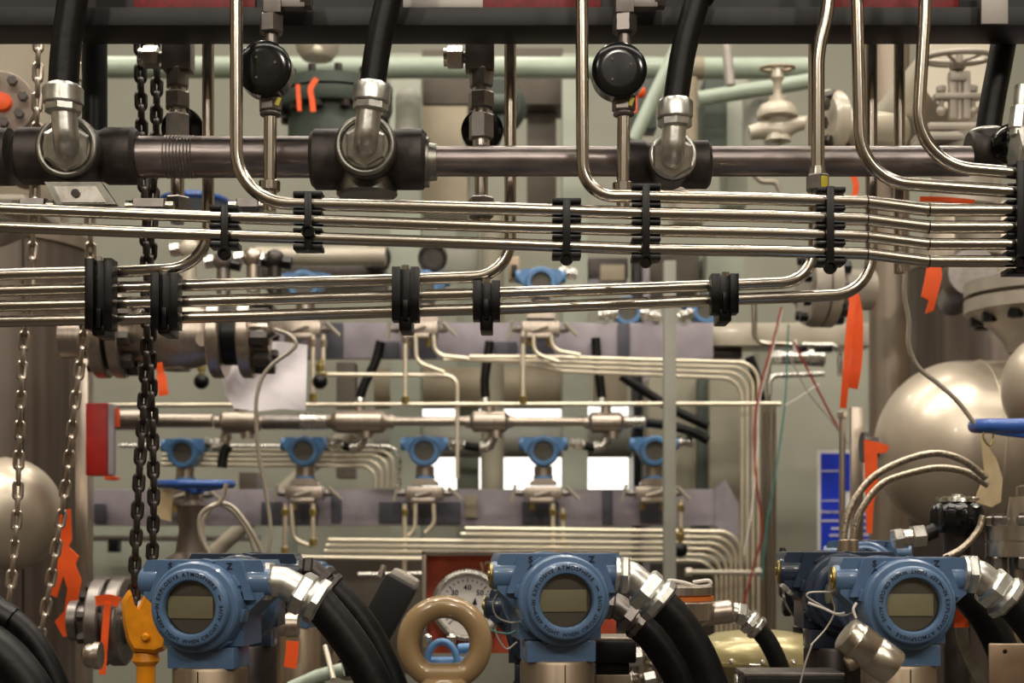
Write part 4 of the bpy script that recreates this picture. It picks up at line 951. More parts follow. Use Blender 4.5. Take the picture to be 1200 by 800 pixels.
# upper right flange stack
Y = 2.9
t = thing('flange_pair', 'pale stacked flange pair with black bolts under the bundle at right', 'flange', P(1215, 420, Y))
c = P(1218, 366, Y); q = lambda n: L(n, Y)
b = MB(); b.lathe([(-q(46), q(36)), (-q(34), q(40)), (-q(18), q(54)), (0, q(84)), (0, q(85)), (q(15), q(85)), (q(15), q(74)), (q(20), q(74)), (q(20), q(85)), (q(35), q(85)), (q(35), q(50)), (q(60), q(46))], c, Z, 56); part('flange_discs', b, 'creamdull', t)
bolts('bolt', t, c, -Z, q(70), 12, q(9), q(14), 'plastic')
b = MB(); b.lathe([(0, L(30, 2.9)), (.03, L(34, 2.9)), (.09, L(34, 2.9)), (.1, L(22, 2.9)), (.4, L(22, 2.9))], P(1140, 318, 3.15), V((.2, 1, 0)), 32); solo('dark_flange', b, 'steelgrey', 'dark grey flange end behind the right end of the bundle', 'flange')
# flange and nozzle at right of the lower bundle end
Y = 3.2
t = thing('pipe_flange', 'cream flange on a short nozzle behind the furthest right tube bends', 'flange', P(975, 385, Y))
b = MB(); b.lathe([(0, L(42, Y)), (L(9, Y), L(45, Y)), (L(16, Y), L(45, Y)), (L(16, Y), L(40, Y)), (L(19, Y), L(40, Y)), (L(19, Y), L(45, Y)), (L(32, Y), L(45, Y)), (L(34, Y), L(24, Y)), (L(80, Y), L(24, Y))], P(944, 338, Y), V((1, .12, 0)), 48); part('flange_discs', b, 'creamdull', t)
bolts('bolt', t, P(976, 338, Y + .01), X, L(35, Y), 8, L(8, Y), L(14, Y), 'plastic')
bolts('stud', t, P(944, 338, Y), -X, L(35, Y), 8, L(6, Y), L(8, Y), 'plastic')
# valves at top right
Y = 2.6
t = handwheel(P(1122, 68, Y), L(38, Y), L(3.6, Y), 'creamdull', 'cream handwheel valve between the right bent tube and the slanting hose', 5, .35, .22, tilt=math.radians(-7))
b = MB(); b.lathe([(0, L(11, Y)), (L(6, Y), L(8, Y))], P(1122, 76, Y), -Z, 20); part('hub', b, 'creamdull', t)
b = MB()
for s in (-1, 1):
    b.box(P(1124 + s * 8, 112, Y), (L(9, Y), L(10, Y), L(56, Y)), None, .003)
b.pbox(1114, 84, 1134, 94, Y - .012, Y + .012, .003); b.cyl(P(1124, 140, Y), P(1124, 60, Y), L(4, Y)); part('yoke', b, 'creamdull', t)
b = MB(); b.pbox(1096, 108, 1152, 115, Y - .012, Y + .012, .003); part('gland_follower', b, 'creamdull', t)
for x in (1103, 1140):
    b = MB(); b.cyl(P(x, 136, Y), P(x, 100, Y), L(3, Y)); b.hexn(P(x, 108, Y), P(x, 101, Y), L(6, Y)); b.ball(P(x, 130, Y), L(6, Y), 12, 8); part('gland_bolt', b, 'creamdull', t)
b = MB(); b.pbox(1088, 142, 1170, 152, Y - .06, Y + .06, .006); b.pbox(1084, 153, 1174, 164, Y - .064, Y + .064, .006); b.lathe([(0, L(44, Y)), (L(50, Y), L(34, Y)), (L(80, Y), L(40, Y))], P(1128, 164, Y), -Z, 32); part('bonnet', b, 'creamdull', t)
b = MB(); b.lathe([(0, L(46, 3.0)), (.03, L(50, 3.0)), (.4, L(50, 3.0))], P(1126, 84, 3.0), YA, 40); solo('vessel_dome', b, 'cream', 'cream round vessel head behind the top right handwheel', 'vessel')
Y = 3.5
t = handwheel(P(911, 80, Y), L(19, Y), L(2, Y), 'tanmetal', 'small cream valve with a brown handwheel behind the kinked tube', 5, .25, .2, tilt=math.radians(-8))
b = MB(); b.lathe([(0, L(5, Y)), (L(10, Y), L(8, Y)), (L(14, Y), L(5, Y)), (L(30, Y), L(5, Y)), (L(32, Y), L(10, Y)), (L(38, Y), L(10, Y)), (L(42, Y), L(20, Y)), (L(50, Y), L(24, Y)), (L(56, Y), L(24, Y)), (L(58, Y), L(14, Y)), (L(66, Y), L(12, Y)), (L(84, Y), L(16, Y))], P(911, 82, Y), -Z, 28); part('bonnet', b, 'cream', t)
b = MB(); b.tube(PX([(878, 156), (896, 152), (912, 154), (930, 146), (948, 143)], Y), [L(8, Y), L(11, Y), L(17, Y), L(10, Y), L(7, Y)], 20); part('valve_body', b, 'cream', t)
Y = 3.1
t = thing('pipe_flange', 'small cream flange with dark bolts between the kinked tube and the bent tubes', 'flange', P(985, 190, Y))
b = MB(); b.lathe([(0, L(36, Y)), (.006, L(40, Y)), (.03, L(40, Y)), (.034, L(22, Y)), (.2, L(22, Y))], P(962, 146, Y), V((1, .35, 0)), 40); part('flange_disc', b, 'cream', t)
bolts('bolt', t, P(970, 146, Y - .01), V((1, -.9, 0)), L(30, Y), 8, L(8, Y), L(14, Y), 'darkmetal')
b = MB(); b.cyl(P(975, 150, Y - .02), P(1000, 152, Y + .02), L(17, Y), seg=28); part('nozzle', b, 'cream', t)
b = MB(); b.cyl(P(1146, 300, 3.3), P(1146, -30, 3.3), L(26, 3.3), seg=40); solo('cream_pipe', b, 'creamdull', 'upright cream pipe behind the slanting right hose', 'pipe')
# sign and thin pipes on the right
Y = 4.7
t = thing('wall_sign', 'blue and white notice sign behind the braided hoses', 'sign', P(990, 645, Y))
b = MB(); b.pbox(958, 527, 1038, 648, Y, Y + .006, .001); part('sign_board', b, 'white', t)
b = MB(); b.pbox(962, 531, 990, 645, Y - .002, Y); b.pbox(990, 531, 1000, 575, Y - .002, Y); part('blue_field', b, 'signblue', t)
b = MB()
for x0, x1, y0, y1 in ((963, 990, 609, 611), (974, 990, 618, 620), (972, 990, 626, 628), (963, 990, 551, 552.4), (963, 990, 586, 587)): b.pbox(x0, y0, x1, y1, Y - .0035, Y - .002)
part('white_lines', b, 'white', t, 'white ruled lines')
b = MB(); text(b, 'Emergency', P(976, 601, Y - .003), X, Z, L(5.5, Y)); part('lettering', b, 'white', t, 'small white lettering')
b = MB()
for k in range(5): b.pbox(1004, 596 + k * 8, 1030, 599 + k * 8, Y - .0035, Y)
part('blue_lines', b, 'signblue', t, 'thin blue lines of print')
b = MB(); b.pbox(998, 477, 1012, 700, 3.3, 3.32, .001); solo('flat_bar', b, 'stain', 'flat grey upright bar in front of the blue sign', 'bar')
b = MB(); b.cyl(P(987, 700, 3.0), P(987, 486, 3.0), L(3.6, 3.0)); b.hexn(P(987, 490, 3.0), P(987, 482, 3.0), L(6, 3.0)); solo('thin_pipe', b, 'stain', 'thin upright pipe in front of the blue sign', 'pipe')
# black knobs cluster left of the dark transmitter
for k, (x, y, r) in enumerate([(921, 648, 7), (922, 668, 7), (923, 691, 9), (928, 712, 10)]):
    b = MB(); rings = []
    for z, rr in ((0, .6), (.25, 1), (.8, 1), (1, .7)):
        rings.append([P(x, y, 1.7) + V((-L(r, 1.7) * z * 1.1, L(r * rr * (1 + .1 * math.cos(6 * 2 * PI * j / 36)) * math.cos(2 * PI * j / 36), 1.7), L(r * rr * (1 + .1 * math.cos(12 * PI * j / 36)) * math.sin(2 * PI * j / 36), 1.7))) for j in range(36)])
    b.loft(rings); b.cyl(P(x, y, 1.7), P(x + 14, y, 1.7), L(r * .35, 1.7))
    solo('lobed_handwheel', b, 'plastic', ('topmost black lobed handwheel left of the dark right transmitter', 'second black lobed handwheel from the top left of the dark right transmitter', 'third black lobed handwheel from the top left of the dark right transmitter', 'lowest and largest black lobed handwheel left of the dark right transmitter')[k], 'handwheel', 'black lobed handwheels')
# ================================================================ instrument racks behind (about 4 m away)
YR = 4.2
def bgtx(cx, cy, label, Y=YR, full=True):
    u = Y / F; o = P(cx, cy, Y); t = thing('transmitter', label, 'transmitter', o, 'small blue transmitters on the rear racks')
    w = lambda x, y, z: o + V((x, y, z)) * u
    b = MB(); b.lathe([(6 * u, 11 * u), (0, 12 * u), (0, 16 * u), (2 * u, 18 * u), (14 * u, 18.5 * u), (16 * u, 14 * u)], o, YA, 36, cap0=False); part('cover', b, 'bluebg', t)
    b = MB(); b.lathe([(0, 11.5 * u), (u, 11.5 * u)], w(0, 5, 0), YA, 28); part('display', b, 'face', t, 'dark display face')
    b = MB(); b.lathe([(0, 16 * u), (30 * u, 16 * u)], w(0, 14, 0), YA, 32)
    b.prism([w(x, 12, z) for x, z in [(-22, 17), (22, 17), (26, 6), (14, -8), (-14, -8), (-26, 6)]], (0, 18 * u, 0))
    for s in (-1, 1): b.lathe([(0, 7.5 * u), (8 * u, 7.5 * u), (9 * u, 6.5 * u)], w(20 * s, 20, 9), X * s, 20)
    part('housing', b, 'bluebg', t)
    b = MB(); b.lathe([(0, 11 * u), (12 * u, 11 * u)], w(0, 20, -17), -Z, 24); part('neck', b, 'stain', t)
    b = MB(); b.lathe([(0, 12 * u), (3 * u, 12 * u)], w(0, 20, -29), -Z, 24); part('collar', b, 'bluebg', t)
    b = MB(); b.prism([w(x, 8, z) for x, z in [(-9, -32), (9, -32), (16, -36), (16, -40), (-16, -40), (-16, -36)]], (0, 24 * u, 0)); part('sensor_flange', b, 'stain', t)
    return t
def manifold(cx, cy, label, Y=YR):
    u = Y / F; o = P(cx, cy, Y); t = thing('valve_manifold', label, 'valve', o, 'valve manifolds on the rear racks')
    w = lambda x, y, z: o + V((x, y, z)) * u
    b = MB(); b.box(w(0, 20, 8), (44 * u, 26 * u, 15 * u), None, 1.2 * u); b.box(w(-2, 16, -1), (28 * u, 20 * u, 6 * u), None, u); part('block', b, 'stain', t)
    for s, tl in ((-1, .2), (1, -.8)):
        b = MB(); b.cyl(w(22 * s, 20, 8), w(33 * s, 20, 8), 3.4 * u); b.hexn(w(24 * s, 20, 8), w(29 * s, 20, 8), 5 * u); st = part('valve_stem', b, 'steelgrey', t)
        b = MB(); e = V((math.sin(tl), -.3, math.cos(tl))) * 10 * u; p = w(35 * s, 18, 8); b.cyl(p - e, p + e, 2 * u, seg=12); part('tee_handle', b, 'cream', st, 'pale bar handle')
    b = MB(); e = V((.94, -.1, .26)) * 10 * u; p = w(-1, 3, 7); b.cyl(p - e, p + e, 1.9 * u, seg=12); b.cyl(w(-1, 3, 7), w(-1, 12, 7), 2 * u); part('front_handle', b, 'cream', t, 'pale bar handle')
    for x in (-13, 10):
        b = MB(); b.cyl(w(x, 18, -2), w(x, 18, -12), 3.6 * u, seg=6); part('outlet_nut', b, 'brass', t, 'brass nut')
    return t
cxs = [213, 355, 497, 637, 768]
names = ['above the blue left handwheel', 'left of the clear hanging tube end', 'left of the bright window', 'in front of the bright window', 'partly behind the thin upright post']
tx0 = bgtx(cxs[0], 530, 'small blue rear transmitter directly above the blue left handwheel')
mf0 = manifold(cxs[0], 587, 'rear valve manifold hidden behind the blue left handwheel')
lbt = ['', 'small blue rear transmitter just right of the clear hanging tube', 'small blue rear transmitter at mid height left of the bright window', 'small blue rear transmitter in front of the bright window', 'small blue rear transmitter partly behind the thin upright strut']
lbm = ['', 'rear valve manifold right of the clear hanging tube', 'rear valve manifold just left of the bright window', 'rear valve manifold under the transmitter before the bright window', 'rear valve manifold partly behind the thin upright strut']
for k in range(1, 5):
    dup(tx0, P(cxs[k], 528, YR), lbt[k]); dup(mf0, P(cxs[k], 585, YR), lbm[k])
YU2 = 4.1
for x, y, lb in ((355, 334, 'rear transmitter whose top shows over the lower bundle, right of the third block clamp from right'), (497, 334, 'rear transmitter hidden behind the block clamp at mid left'), (634, 330, 'rear transmitter whose blue top shows under the fourth slim clamp'), (740, 364, 'rear transmitter showing under the lower bundle left of the rightmost block clamp'), (832, 362, 'rear transmitter showing under the rightmost block clamp')):
    lb = {355: 'rear transmitter peeping over the lower bundle at left of the middle', 497: 'rear transmitter mostly behind the third block clamp from the left', 634: 'rear transmitter whose blue top shows between the two bundles', 740: 'rear transmitter showing under the lower bundle left of the upright strut', 832: 'rear transmitter showing under the rightmost block clamp'}[x]
    dup(tx0, P(x - 4 if x > 700 else x, y, 4.45 if x > 700 else YU2), lb)
for x, lb in ((352, 'upper rear valve manifold above the white paper'), (490, 'upper rear valve manifold below the mid-left block clamp'), (634, 'upper rear valve manifold right of the mid-picture block clamp')):
    dup(mf0, P(x, 391, YU2), lb)
# panels
def plate(x0, y0, x1, y1, Y, d, m, label, name='instrument_rack', cat='panel', bev=.003, kind=None):
    b = MB(); b.pbox(x0, y0, x1, y1, Y, Y + d, bev); return solo(name, b, m, label, cat, None, kind)
def panel(x0, y0, x1, y1, Y, label, darks, m='panel'):
    t = thing('instrument_rack', label, 'panel', P((x0 + x1) / 2, y1, Y))
    b = MB(); b.pbox(x0, y0, x1, y1, Y, Y + .03, .004); part('plate', b, m, t)
    for (a, c, e, f) in darks:
        b = MB(); b.pbox(a, c, e, f, Y - .012, Y - .001, .002); part('bracket', b, 'paneldk', t, 'dark bracket')
    return t
panel(320, 378, 836, 420, 4.3, 'upper violet-grey rack panel under the lower tube bundle', [(333, 392, 352, 418), (380, 378, 402, 420), (444, 400, 468, 419), (580, 400, 606, 420), (480, 392, 512, 420), (724, 378, 738, 420), (615, 392, 650, 418)])
panel(104, 573, 838, 616, 4.36, 'lower violet-grey rack panel behind the rear manifolds', [(110, 590, 124, 612), (306, 588, 330, 614), (340, 590, 372, 616), (444, 588, 470, 612), (472, 588, 540, 614), (612, 588, 655, 614), (750, 588, 786, 612), (706, 574, 718, 615), (388, 580, 400, 612)])
b = MB(); b.prism(PX([(838, 573), (850, 562), (866, 590), (866, 640), (838, 616)], 4.36), (0, .03, 0)); solo('instrument_rack', b, 'panel', 'slanted violet-grey gusset plate at the right end of the lower panel', 'panel')
for x, lb in ((553, 'narrow pale slotted bracket on the lower rack panel'), ):
    b = MB(); b.pbox(545, 580, 560, 606, 4.33, 4.345, .002); solo('slotted_bracket', b, 'tanbox', lb, 'bracket')
b = MB(); b.pbox(834, 378, 1024, 405, 4.35, 4.5, .006); solo('rack_rail', b, 'cream', 'cream box rail at the right end of the upper rack panel', 'rail')
b = MB(); b.pbox(834, 405, 870, 419, 4.4, 4.5, .004); solo('dark_bracket', b, 'darkmetal', 'dark bracket below the cream box rail', 'bracket')  # plain dark bracket under the rail
b = MB(); b.pbox(778.5, 305, 792.5, 692, 3.75, 3.79, .002); solo('strut_post', b, 'greybox', 'thin grey upright strut between the bundles and the lower right transmitters', 'post')
# pipes along the rack
def rpipe(pts, Y, r, fil, m, label, grp, name='rack_tube', cat='tube'):
    b = MB(); b.tube(fillet(PX(pts, Y), L(fil, Y), 8), L(r, Y), 12); return solo(name, b, m, label, cat, grp)
rpipe([(128, 475), (520, 473.5), (915, 473)], 4.05, 2.6, 10, 'reartube', 'long straight thin tube running across above the manifold pipe', 'rack tubes')
t = thing('manifold_pipe', 'silver conduit run with cast tees across the middle of the rear rack', 'pipe', P(450, 510, 4.15))
Y = 4.15
for x0, x1, y, r, m in ((130, 184, 492, 12, 'stain'), (184, 250, 493, 8, 'stain'), (308, 362, 494, 9, 'steelgrey'), (352, 384, 493, 10, 'bright'), (458, 548, 493.5, 5.5, 'stain'), (600, 684, 494, 5.5, 'stain'), (732, 756, 494, 7, 'bright')):
    b = MB(); b.cyl(P(x0, y, Y), P(x1, y, Y), L(r, Y), seg=20, bev=.002); part('pipe_length', b, m, t)
for x0, x1, y, r in ((252, 312, 495, 13), (380, 462, 494, 14), (545, 602, 494, 12.5), (684, 736, 495, 12.5)):
    b = MB(); p0, p1 = P(x0, y, Y), P(x1, y, Y); h = (p1 - p0).length; R = L(r, Y)
    b.lathe([(0, R * .55), (h * .1, R * .6), (h * .18, R), (h * .82, R), (h * .9, R * .6), (h, R * .55)], p0, X, 28); xm = (x0 + x1) / 2
    b.cyl(P(xm, y, Y), P(xm, y - 18, Y), R * .5); b.cyl(P(xm + 8, y, Y), P(xm + 8, y + 19, Y), R * .6); part('cast_tee', b, 'stain', t)
# links from transmitters to the conduit run
for k, (cx, xe, lb) in enumerate([(213, 262, 'short black cable link right of the leftmost rear transmitter'), (355, 422, 'short black cable link right of the rear transmitter by the clear tube'), (497, 574, 'short black cable link right of the rear transmitter left of the window'), (637, 708, 'short black cable link right of the rear transmitter before the window')]):
    t = thing('cable_link', lb, 'hose', P(cx + 50, 530, YR), 'cable links on the rear rack')
    b = MB(); b.hexn(P(cx + 28, 519, YR), P(cx + 34, 519, YR), L(8, YR)); b.hexn(P(cx + 36, 520, YR), P(cx + 46, 521, YR), L(7.5, YR)); b.cyl(P(cx + 28, 519, YR), P(cx + 48, 521, YR), L(5.5, YR)); part('gland', b, 'bright', t)
    b = MB(); b.tube(spline(PX([(cx + 45, 521), ((cx + xe) / 2 + 20, 524), (xe - 8, 524)], YR), 6), L(5, YR), 14); part('cable', b, 'rubber', t)
    b = MB(); b.tube(fillet(PX([(xe - 12, 524), (xe, 523), (xe + 4, 508)], YR), L(10, YR), 6), L(7, YR), 14); part('elbow', b, 'bright', t)
b = MB(); b.tube(spline(PX([(268, 522), (262, 532), (260, 548)], 4.1), 5), L(6, 4.1), 12); solo('cable_boot', b, 'rubber', 'black hanging cable boot right of the leftmost rear transmitter', 'cable')
for k, (pts, lb) in enumerate([([(422, 466), (428, 448), (440, 424), (446, 400)], 'black hose rising from the second cast tee'), ([(569, 466), (568, 446), (571, 424), (574, 400)], 'black hose rising from the third cast tee'), ([(705, 466), (703, 446), (700, 424), (698, 396)], 'black hose rising from the fourth cast tee'), ([(757, 495), (790, 500), (815, 508), (830, 516)], 'black hose leaving the right end of the conduit run'), ([(728, 440), (752, 456), (790, 480), (830, 499)], 'black hose slanting down behind the thin upright strut'), ([(878, 418), (886, 440), (892, 470)], 'short black hose near the upper tube bends')]):
    t = thing('cable_hose', lb, 'hose', P(pts[0][0], pts[0][1], 4.3), 'black hoses on the rear rack')
    b = MB(); b.tube(spline(PX(pts, 4.28), 6), L(5.5, 4.28), 14); part('hose', b, 'rubber', t)
    if k < 3:
        b = MB(); b.lathe([(0, L(6, 4.2)), (L(6, 4.2), L(7, 4.2)), (L(10, 4.2), L(5, 4.2))], P(pts[0][0], 476, 4.2), Z, 12); part('gland', b, 'bright', t, 'silver gland')
# tube bundles with bends
TB = 'rear tubes of the upper bend bundle'; TC = 'rear tubes of the lower bend bundle'
ordn = ['outermost', 'second outermost', 'third outermost', 'innermost']
for k in range(4):
    xv = 889 - k * 6.5
    rpipe([(520 + (30, 0, 95, 60)[k], 416 + (2, 5, 2, 5)[k]), (640 + k * 6, 418 + k * 5.6), (xv, 425 + k * 6.2), (xv, 728)], 4.1 + .012 * k, 2.3, 24, 'reartube', 'upper bend bundle, ' + ordn[k] + ' tube', TB)
ord2 = ['outermost', 'second', 'third', 'fourth', 'fifth', 'innermost']
for k in range(6):
    xv = 868 - k * 5.6
    rpipe([((545, 540, 385, 382, 380, 300)[k], 619 + k * 6.6), (xv, 623 + k * 6.8), (xv, 760)], 4.0 + .01 * k, 2.3, 26, 'reartube', 'lower bend bundle, ' + ord2[k] + (' tube' if k in (0, 5) else ' tube from the outside'), TC)
rpipe([(310, 652), (620, 656), (700, 661)], 4.02, 2.3, 20, 'reartube', 'lowest straight rear tube ending above the red board', 'rack tubes')
rpipe([(420, 673), (500, 672)], 4.0, 3, 20, 'bright', 'short bright tube left of the red board', 'rack tubes')
t = thing('drain_tube', 'short bright tube with end fittings below the lower bend bundle', 'tube', P(845, 672, 3.9))
b = MB(); b.cyl(P(806, 670, 3.9), P(890, 671, 3.9), L(3, 3.9)); part('tube', b, 'cream', t)
for x in (803, 884):
    b = MB(); b.hexn(P(x, 670, 3.9), P(x + 8, 670, 3.9), L(5.5, 3.9)); part('end_nut', b, 'cream', t)
for k, (x, y0, y1) in enumerate([(895, 473, 740), (901, 425, 740), (907, 473, 740)]):
    rpipe([(x, y0), (x, y1)], 4.15, 2.6, 5, 'tube', ('upright rear tube just right of the bend bundles', 'upright rear tube behind the red wire', 'rightmost upright rear tube before the grey cabinet')[k], 'rack tubes')
rpipe([(383, 438.5), (536, 440), (536, 560)], 4.08, 2.5, 14, 'reartube', 'thin tube turning down left of the bright window', 'rack tubes')
for k in range(5):
    xv = 468 - k * 7
    rpipe([(190 if k else 140, 522 + k * 5.6), (xv, 523 + k * 5.8), (xv, 571)], 4.28 + .01 * k, 2.2, 16, 'reartube' if k else 'bright', 'left rear bend bundle, ' + ['outermost', 'second', 'third', 'fourth', 'innermost'][k] + (' tube' if k in (0, 4) else ' tube from the outside'), 'rear tubes of the left bend bundle')
for k, (x, y0, y1, lb) in enumerate([(475, 388, 473, 'upright drop tube under the mid-left block clamp'), (613, 388, 473, 'upright drop tube under the mid-picture bend'), (367, 392, 470, 'left one of two drop tubes right of the white paper'), (379, 392, 446, 'right one of two drop tubes right of the white paper'), (474, 590, 680, 'upright drop tube below the manifold left of the window'), (648, 590, 648, 'upright drop tube below the manifold before the window'), (334, 590, 650, 'left drop tube below the manifold by the clear tube'), (367, 590, 640, 'right drop tube below the manifold by the clear tube'), (660, 595, 640, 'yellow-marked drop tube right of the manifold before the window'), (798, 585, 640, 'yellow-marked drop tube under the thin upright strut manifold')]):
    t = thing('drop_tube', lb, 'tube', P(x, y1, 4.05), 'drop tubes on the rear racks')
    b = MB(); b.cyl(P(x, y1, 4.05), P(x, y0, 4.05), L(2.8, 4.05), seg=12); part('tube', b, 'reartube', t)
    b = MB(); b.hexn(P(x, y1, 4.05), P(x, y1 - 9, 4.05), L(5, 4.05)); part('lower_nut', b, 'brass', t, 'yellowish nut')
    b = MB(); b.hexn(P(x, y0 + 14, 4.05), P(x, y0 + 6, 4.05), L(4.6, 4.05)); part('upper_nut', b, 'brass' if k > 3 else 'stain', t)
for k, (x0, y0, xb, yb, x1, y1) in enumerate([(487, 392, 488, 424, 520, 436), (508, 392, 510, 416, 548, 420), (625, 392, 626, 414, 655, 424), (646, 392, 648, 410, 680, 416), (487, 590, 486, 622, 474, 630), (508, 590, 509, 614, 498, 624), (341, 590, 344, 632, 366, 640)]):
    rpipe([(x0, y0), (xb, yb), (x1, y1)], 4.06, 2.5, 14, 'reartube', ['curved tail tube left under the mid-left manifold', 'curved tail tube right under the mid-left manifold', 'curved tail tube left under the mid-picture upper manifold', 'curved tail tube right under the mid-picture upper manifold', 'left tail tube below the manifold left of the window', 'right tail tube below the manifold left of the window', 'tail tube below the manifold by the clear tube'][k], 'curved tail tubes')
# knobs
for x, y, lb in ((375, 447, 'black ball knob below the right drop tubes by the paper'), (236, 447, 'black ball knob under the flanged valve left of the paper'), (797, 644, 'black ball knob right of the thin upright strut')):
    t = thing('ball_knob', lb, 'knob', P(x, y + 9, 3.95), 'black ball knobs')
    b = MB(); b.ball(P(x, y, 3.95), L(9, 3.95), 24, 14); part('ball', b, 'plastic', t)
    b = MB(); b.cyl(P(x, y - 6, 3.95), P(x + 1, y - 26, 3.95), L(3.2, 3.95)); b.hexn(P(x, y - 13, 3.95), P(x, y - 20, 3.95), L(5.5, 3.95)); part('stem', b, 'brass', t, 'brass stem')
# wires
for pts, m, lb in (([(916, 360), (906, 400), (892, 450), (884, 500), (886, 560), (893, 620), (884, 660), (868, 720)], 'wirered', 'red wire hanging down past the bend bundles'),
                   ([(917, 362), (903, 420), (890, 470), (888, 520), (882, 590), (872, 650)], 'wirewhite', 'white wire hanging beside the red one'),
                   ([(924, 380), (922, 430), (919, 480), (908, 560), (898, 620), (893, 680)], 'wireteal', 'green wire hanging down past the grey cabinet'),
                   ([(930, 400), (950, 440), (968, 475), (984, 505)], 'wirered', 'red wire slanting right towards the flat grey bar'),
                   ([(926, 420), (948, 460), (972, 490), (996, 522)], 'greytag', 'grey wire slanting right towards the flat grey bar'),
                   ([(920, 475), (936, 466), (960, 450)], 'wirewhite', 'pale wire running up right beside the grey cabinet')):
    b = MB(); b.tube(spline(PX(pts, 3.8), 8), L(1.3 if m == 'wirered' else 1.0, 3.8), 8); solo('hanging_wire', b, m, lb, 'wire', 'hanging wires')
t = thing('conduit_fitting', 'silver conduit fitting below the cream box rail', 'pipe fitting', P(935, 428, 4.2))
b = MB(); b.hexn(P(903, 419, 4.2), P(916, 419, 4.2), L(9, 4.2)); b.cyl(P(914, 419, 4.2), P(948, 419, 4.2), L(8, 4.2)); b.cyl(P(946, 419, 4.2), P(966, 420, 4.2), L(10, 4.2), bev=.003); part('body', b, 'bright', t)
rpipe([(884, 356), (884, 402), (930, 404)], 4.1, 3.2, 14, 'tube', 'grey tube curving under the rightmost lower-bundle tubes', 'rack tubes')
rpipe([(902, 462), (902, 440), (966, 438)], 4.15, 3, 10, 'bright', 'bent bright tube below the silver conduit fitting', 'rack tubes')
rpipe([(940, 404), (984, 405), (984, 440)], 4.1, 3, 10, 'bright', 'bent bright tube above the flat grey bar', 'rack tubes')
t = thing('cable_clip', 'black clips with pale tie on the cream box rail', 'clip', P(945, 415, 4.05))
for x0, x1 in ((934, 946), (956, 976)):
    b = MB(); b.pbox(x0, 405, x1, 412, 4.05, 4.08, .002); part('clip', b, 'plastic', t)
b = MB(); b.pbox(931, 398, 934, 413, 4.04, 4.06, .001); part('tie', b, 'white', t, 'white cable tie')
# ================================================================ back structure
def post(x, w, y0, y1, Y, m, label, rnd=True, name='steel_post', cat='post'):
    b = MB()
    if rnd: b.cyl(P(x, y1, Y), P(x, y0, Y), L(w / 2, Y), seg=32)
    else: b.pbox(x - w / 2, y0, x + w / 2, y1, Y, Y + .12, .004)
    return solo(name, b, m, label, cat)
post(475, 36, 62, 720, 5.3, 'greengrey', 'wide pale green upright post left of the bright window', False)
post(577, 27, 250, 720, 5.3, 'olive', 'round tan upright post before the left of the bright window')
post(674, 30, 62, 720, 5.3, 'greengrey', 'pale green upright post before the right of the bright window', False)
post(747, 9, 300, 720, 5.2, 'plastic', 'thin black upright post right of the bright window', False)
post(757, 9, 300, 720, 5.25, 'panel', 'thin grey upright post right of the black one', False)
post(548, 26, 170, 720, 5.92, 'greengrey', 'pale upright post between the two window halves at left', False)
b = MB(); b.cyl(P(440, 517, 5.7), P(760, 517, 5.7), L(19, 5.7), seg=40); solo('cross_pipe', b, 'greybox', 'wide grey cross pipe in front of the bright window', 'pipe')
b = MB(); b.cyl(P(440, 455, 5.8), P(660, 455, 5.8), L(24, 5.8), seg=40); solo('cross_pipe', b, 'tanbox', 'tan cross pipe above the bright window', 'pipe')
plate(394, 424, 416, 560, 5.2, .1, 'brownbox', 'brown upright box left of the pale green post', 'back_cabinet', 'cabinet')
plate(697, 420, 735, 474, 5.4, .1, 'tanbox', 'tan box behind the fourth cast tee', 'back_cabinet', 'cabinet')
plate(832, 440, 868, 650, 4.9, .3, 'olive', 'olive-tan cabinet side inside the bend bundles', 'back_cabinet', 'cabinet')
plate(760, 442, 818, 576, 5.0, .3, 'olive', 'olive cabinet behind the thin upright strut', 'back_cabinet', 'cabinet')
plate(818, 442, 832, 650, 4.95, .2, 'greendk', 'dark green gap panel inside the bend bundles', 'back_cabinet', 'cabinet')
plate(900, 402, 1016, 760, 5.0, .4, 'wallgreen', 'large pale grey-green cabinet behind the hanging wires', 'back_cabinet', 'cabinet')
plate(100, 600, 330, 760, 5.2, .4, 'greengrey', 'pale grey-green cabinet low at left behind the dark chains', 'back_cabinet', 'cabinet')
b = MB(); b.pbox(100, 627, 300, 634, 5.0, 5.1, .004); solo('cross_rail', b, 'steelgrey', 'grey cross rail below the lower rack panel at left', 'rail')
b = MB(); b.pbox(126, 631, 138, 647, 4.95, 5.0, .003); solo('rail_clip', b, 'plastic', 'black clip on the grey cross rail at left', 'clip')
b = MB(); b.pbox(100, 676, 330, 683, 4.9, 5.0, .004); solo('cross_rail', b, 'stain', 'lower pale cross rail behind the orange hook block', 'rail')
plate(280, 553, 300, 576, 5.0, .2, 'brownbox', 'small brown box behind the clear hanging tube', 'back_cabinet', 'cabinet')
plate(330, 655, 500, 790, 4.9, .35, 'brownbox', 'brown cabinet low behind the left hoses', 'back_cabinet', 'cabinet')
plate(690, 660, 900, 800, 5.45, .3, 'brownbox', 'brown cabinet low behind the bend bundles', 'back_cabinet', 'cabinet')
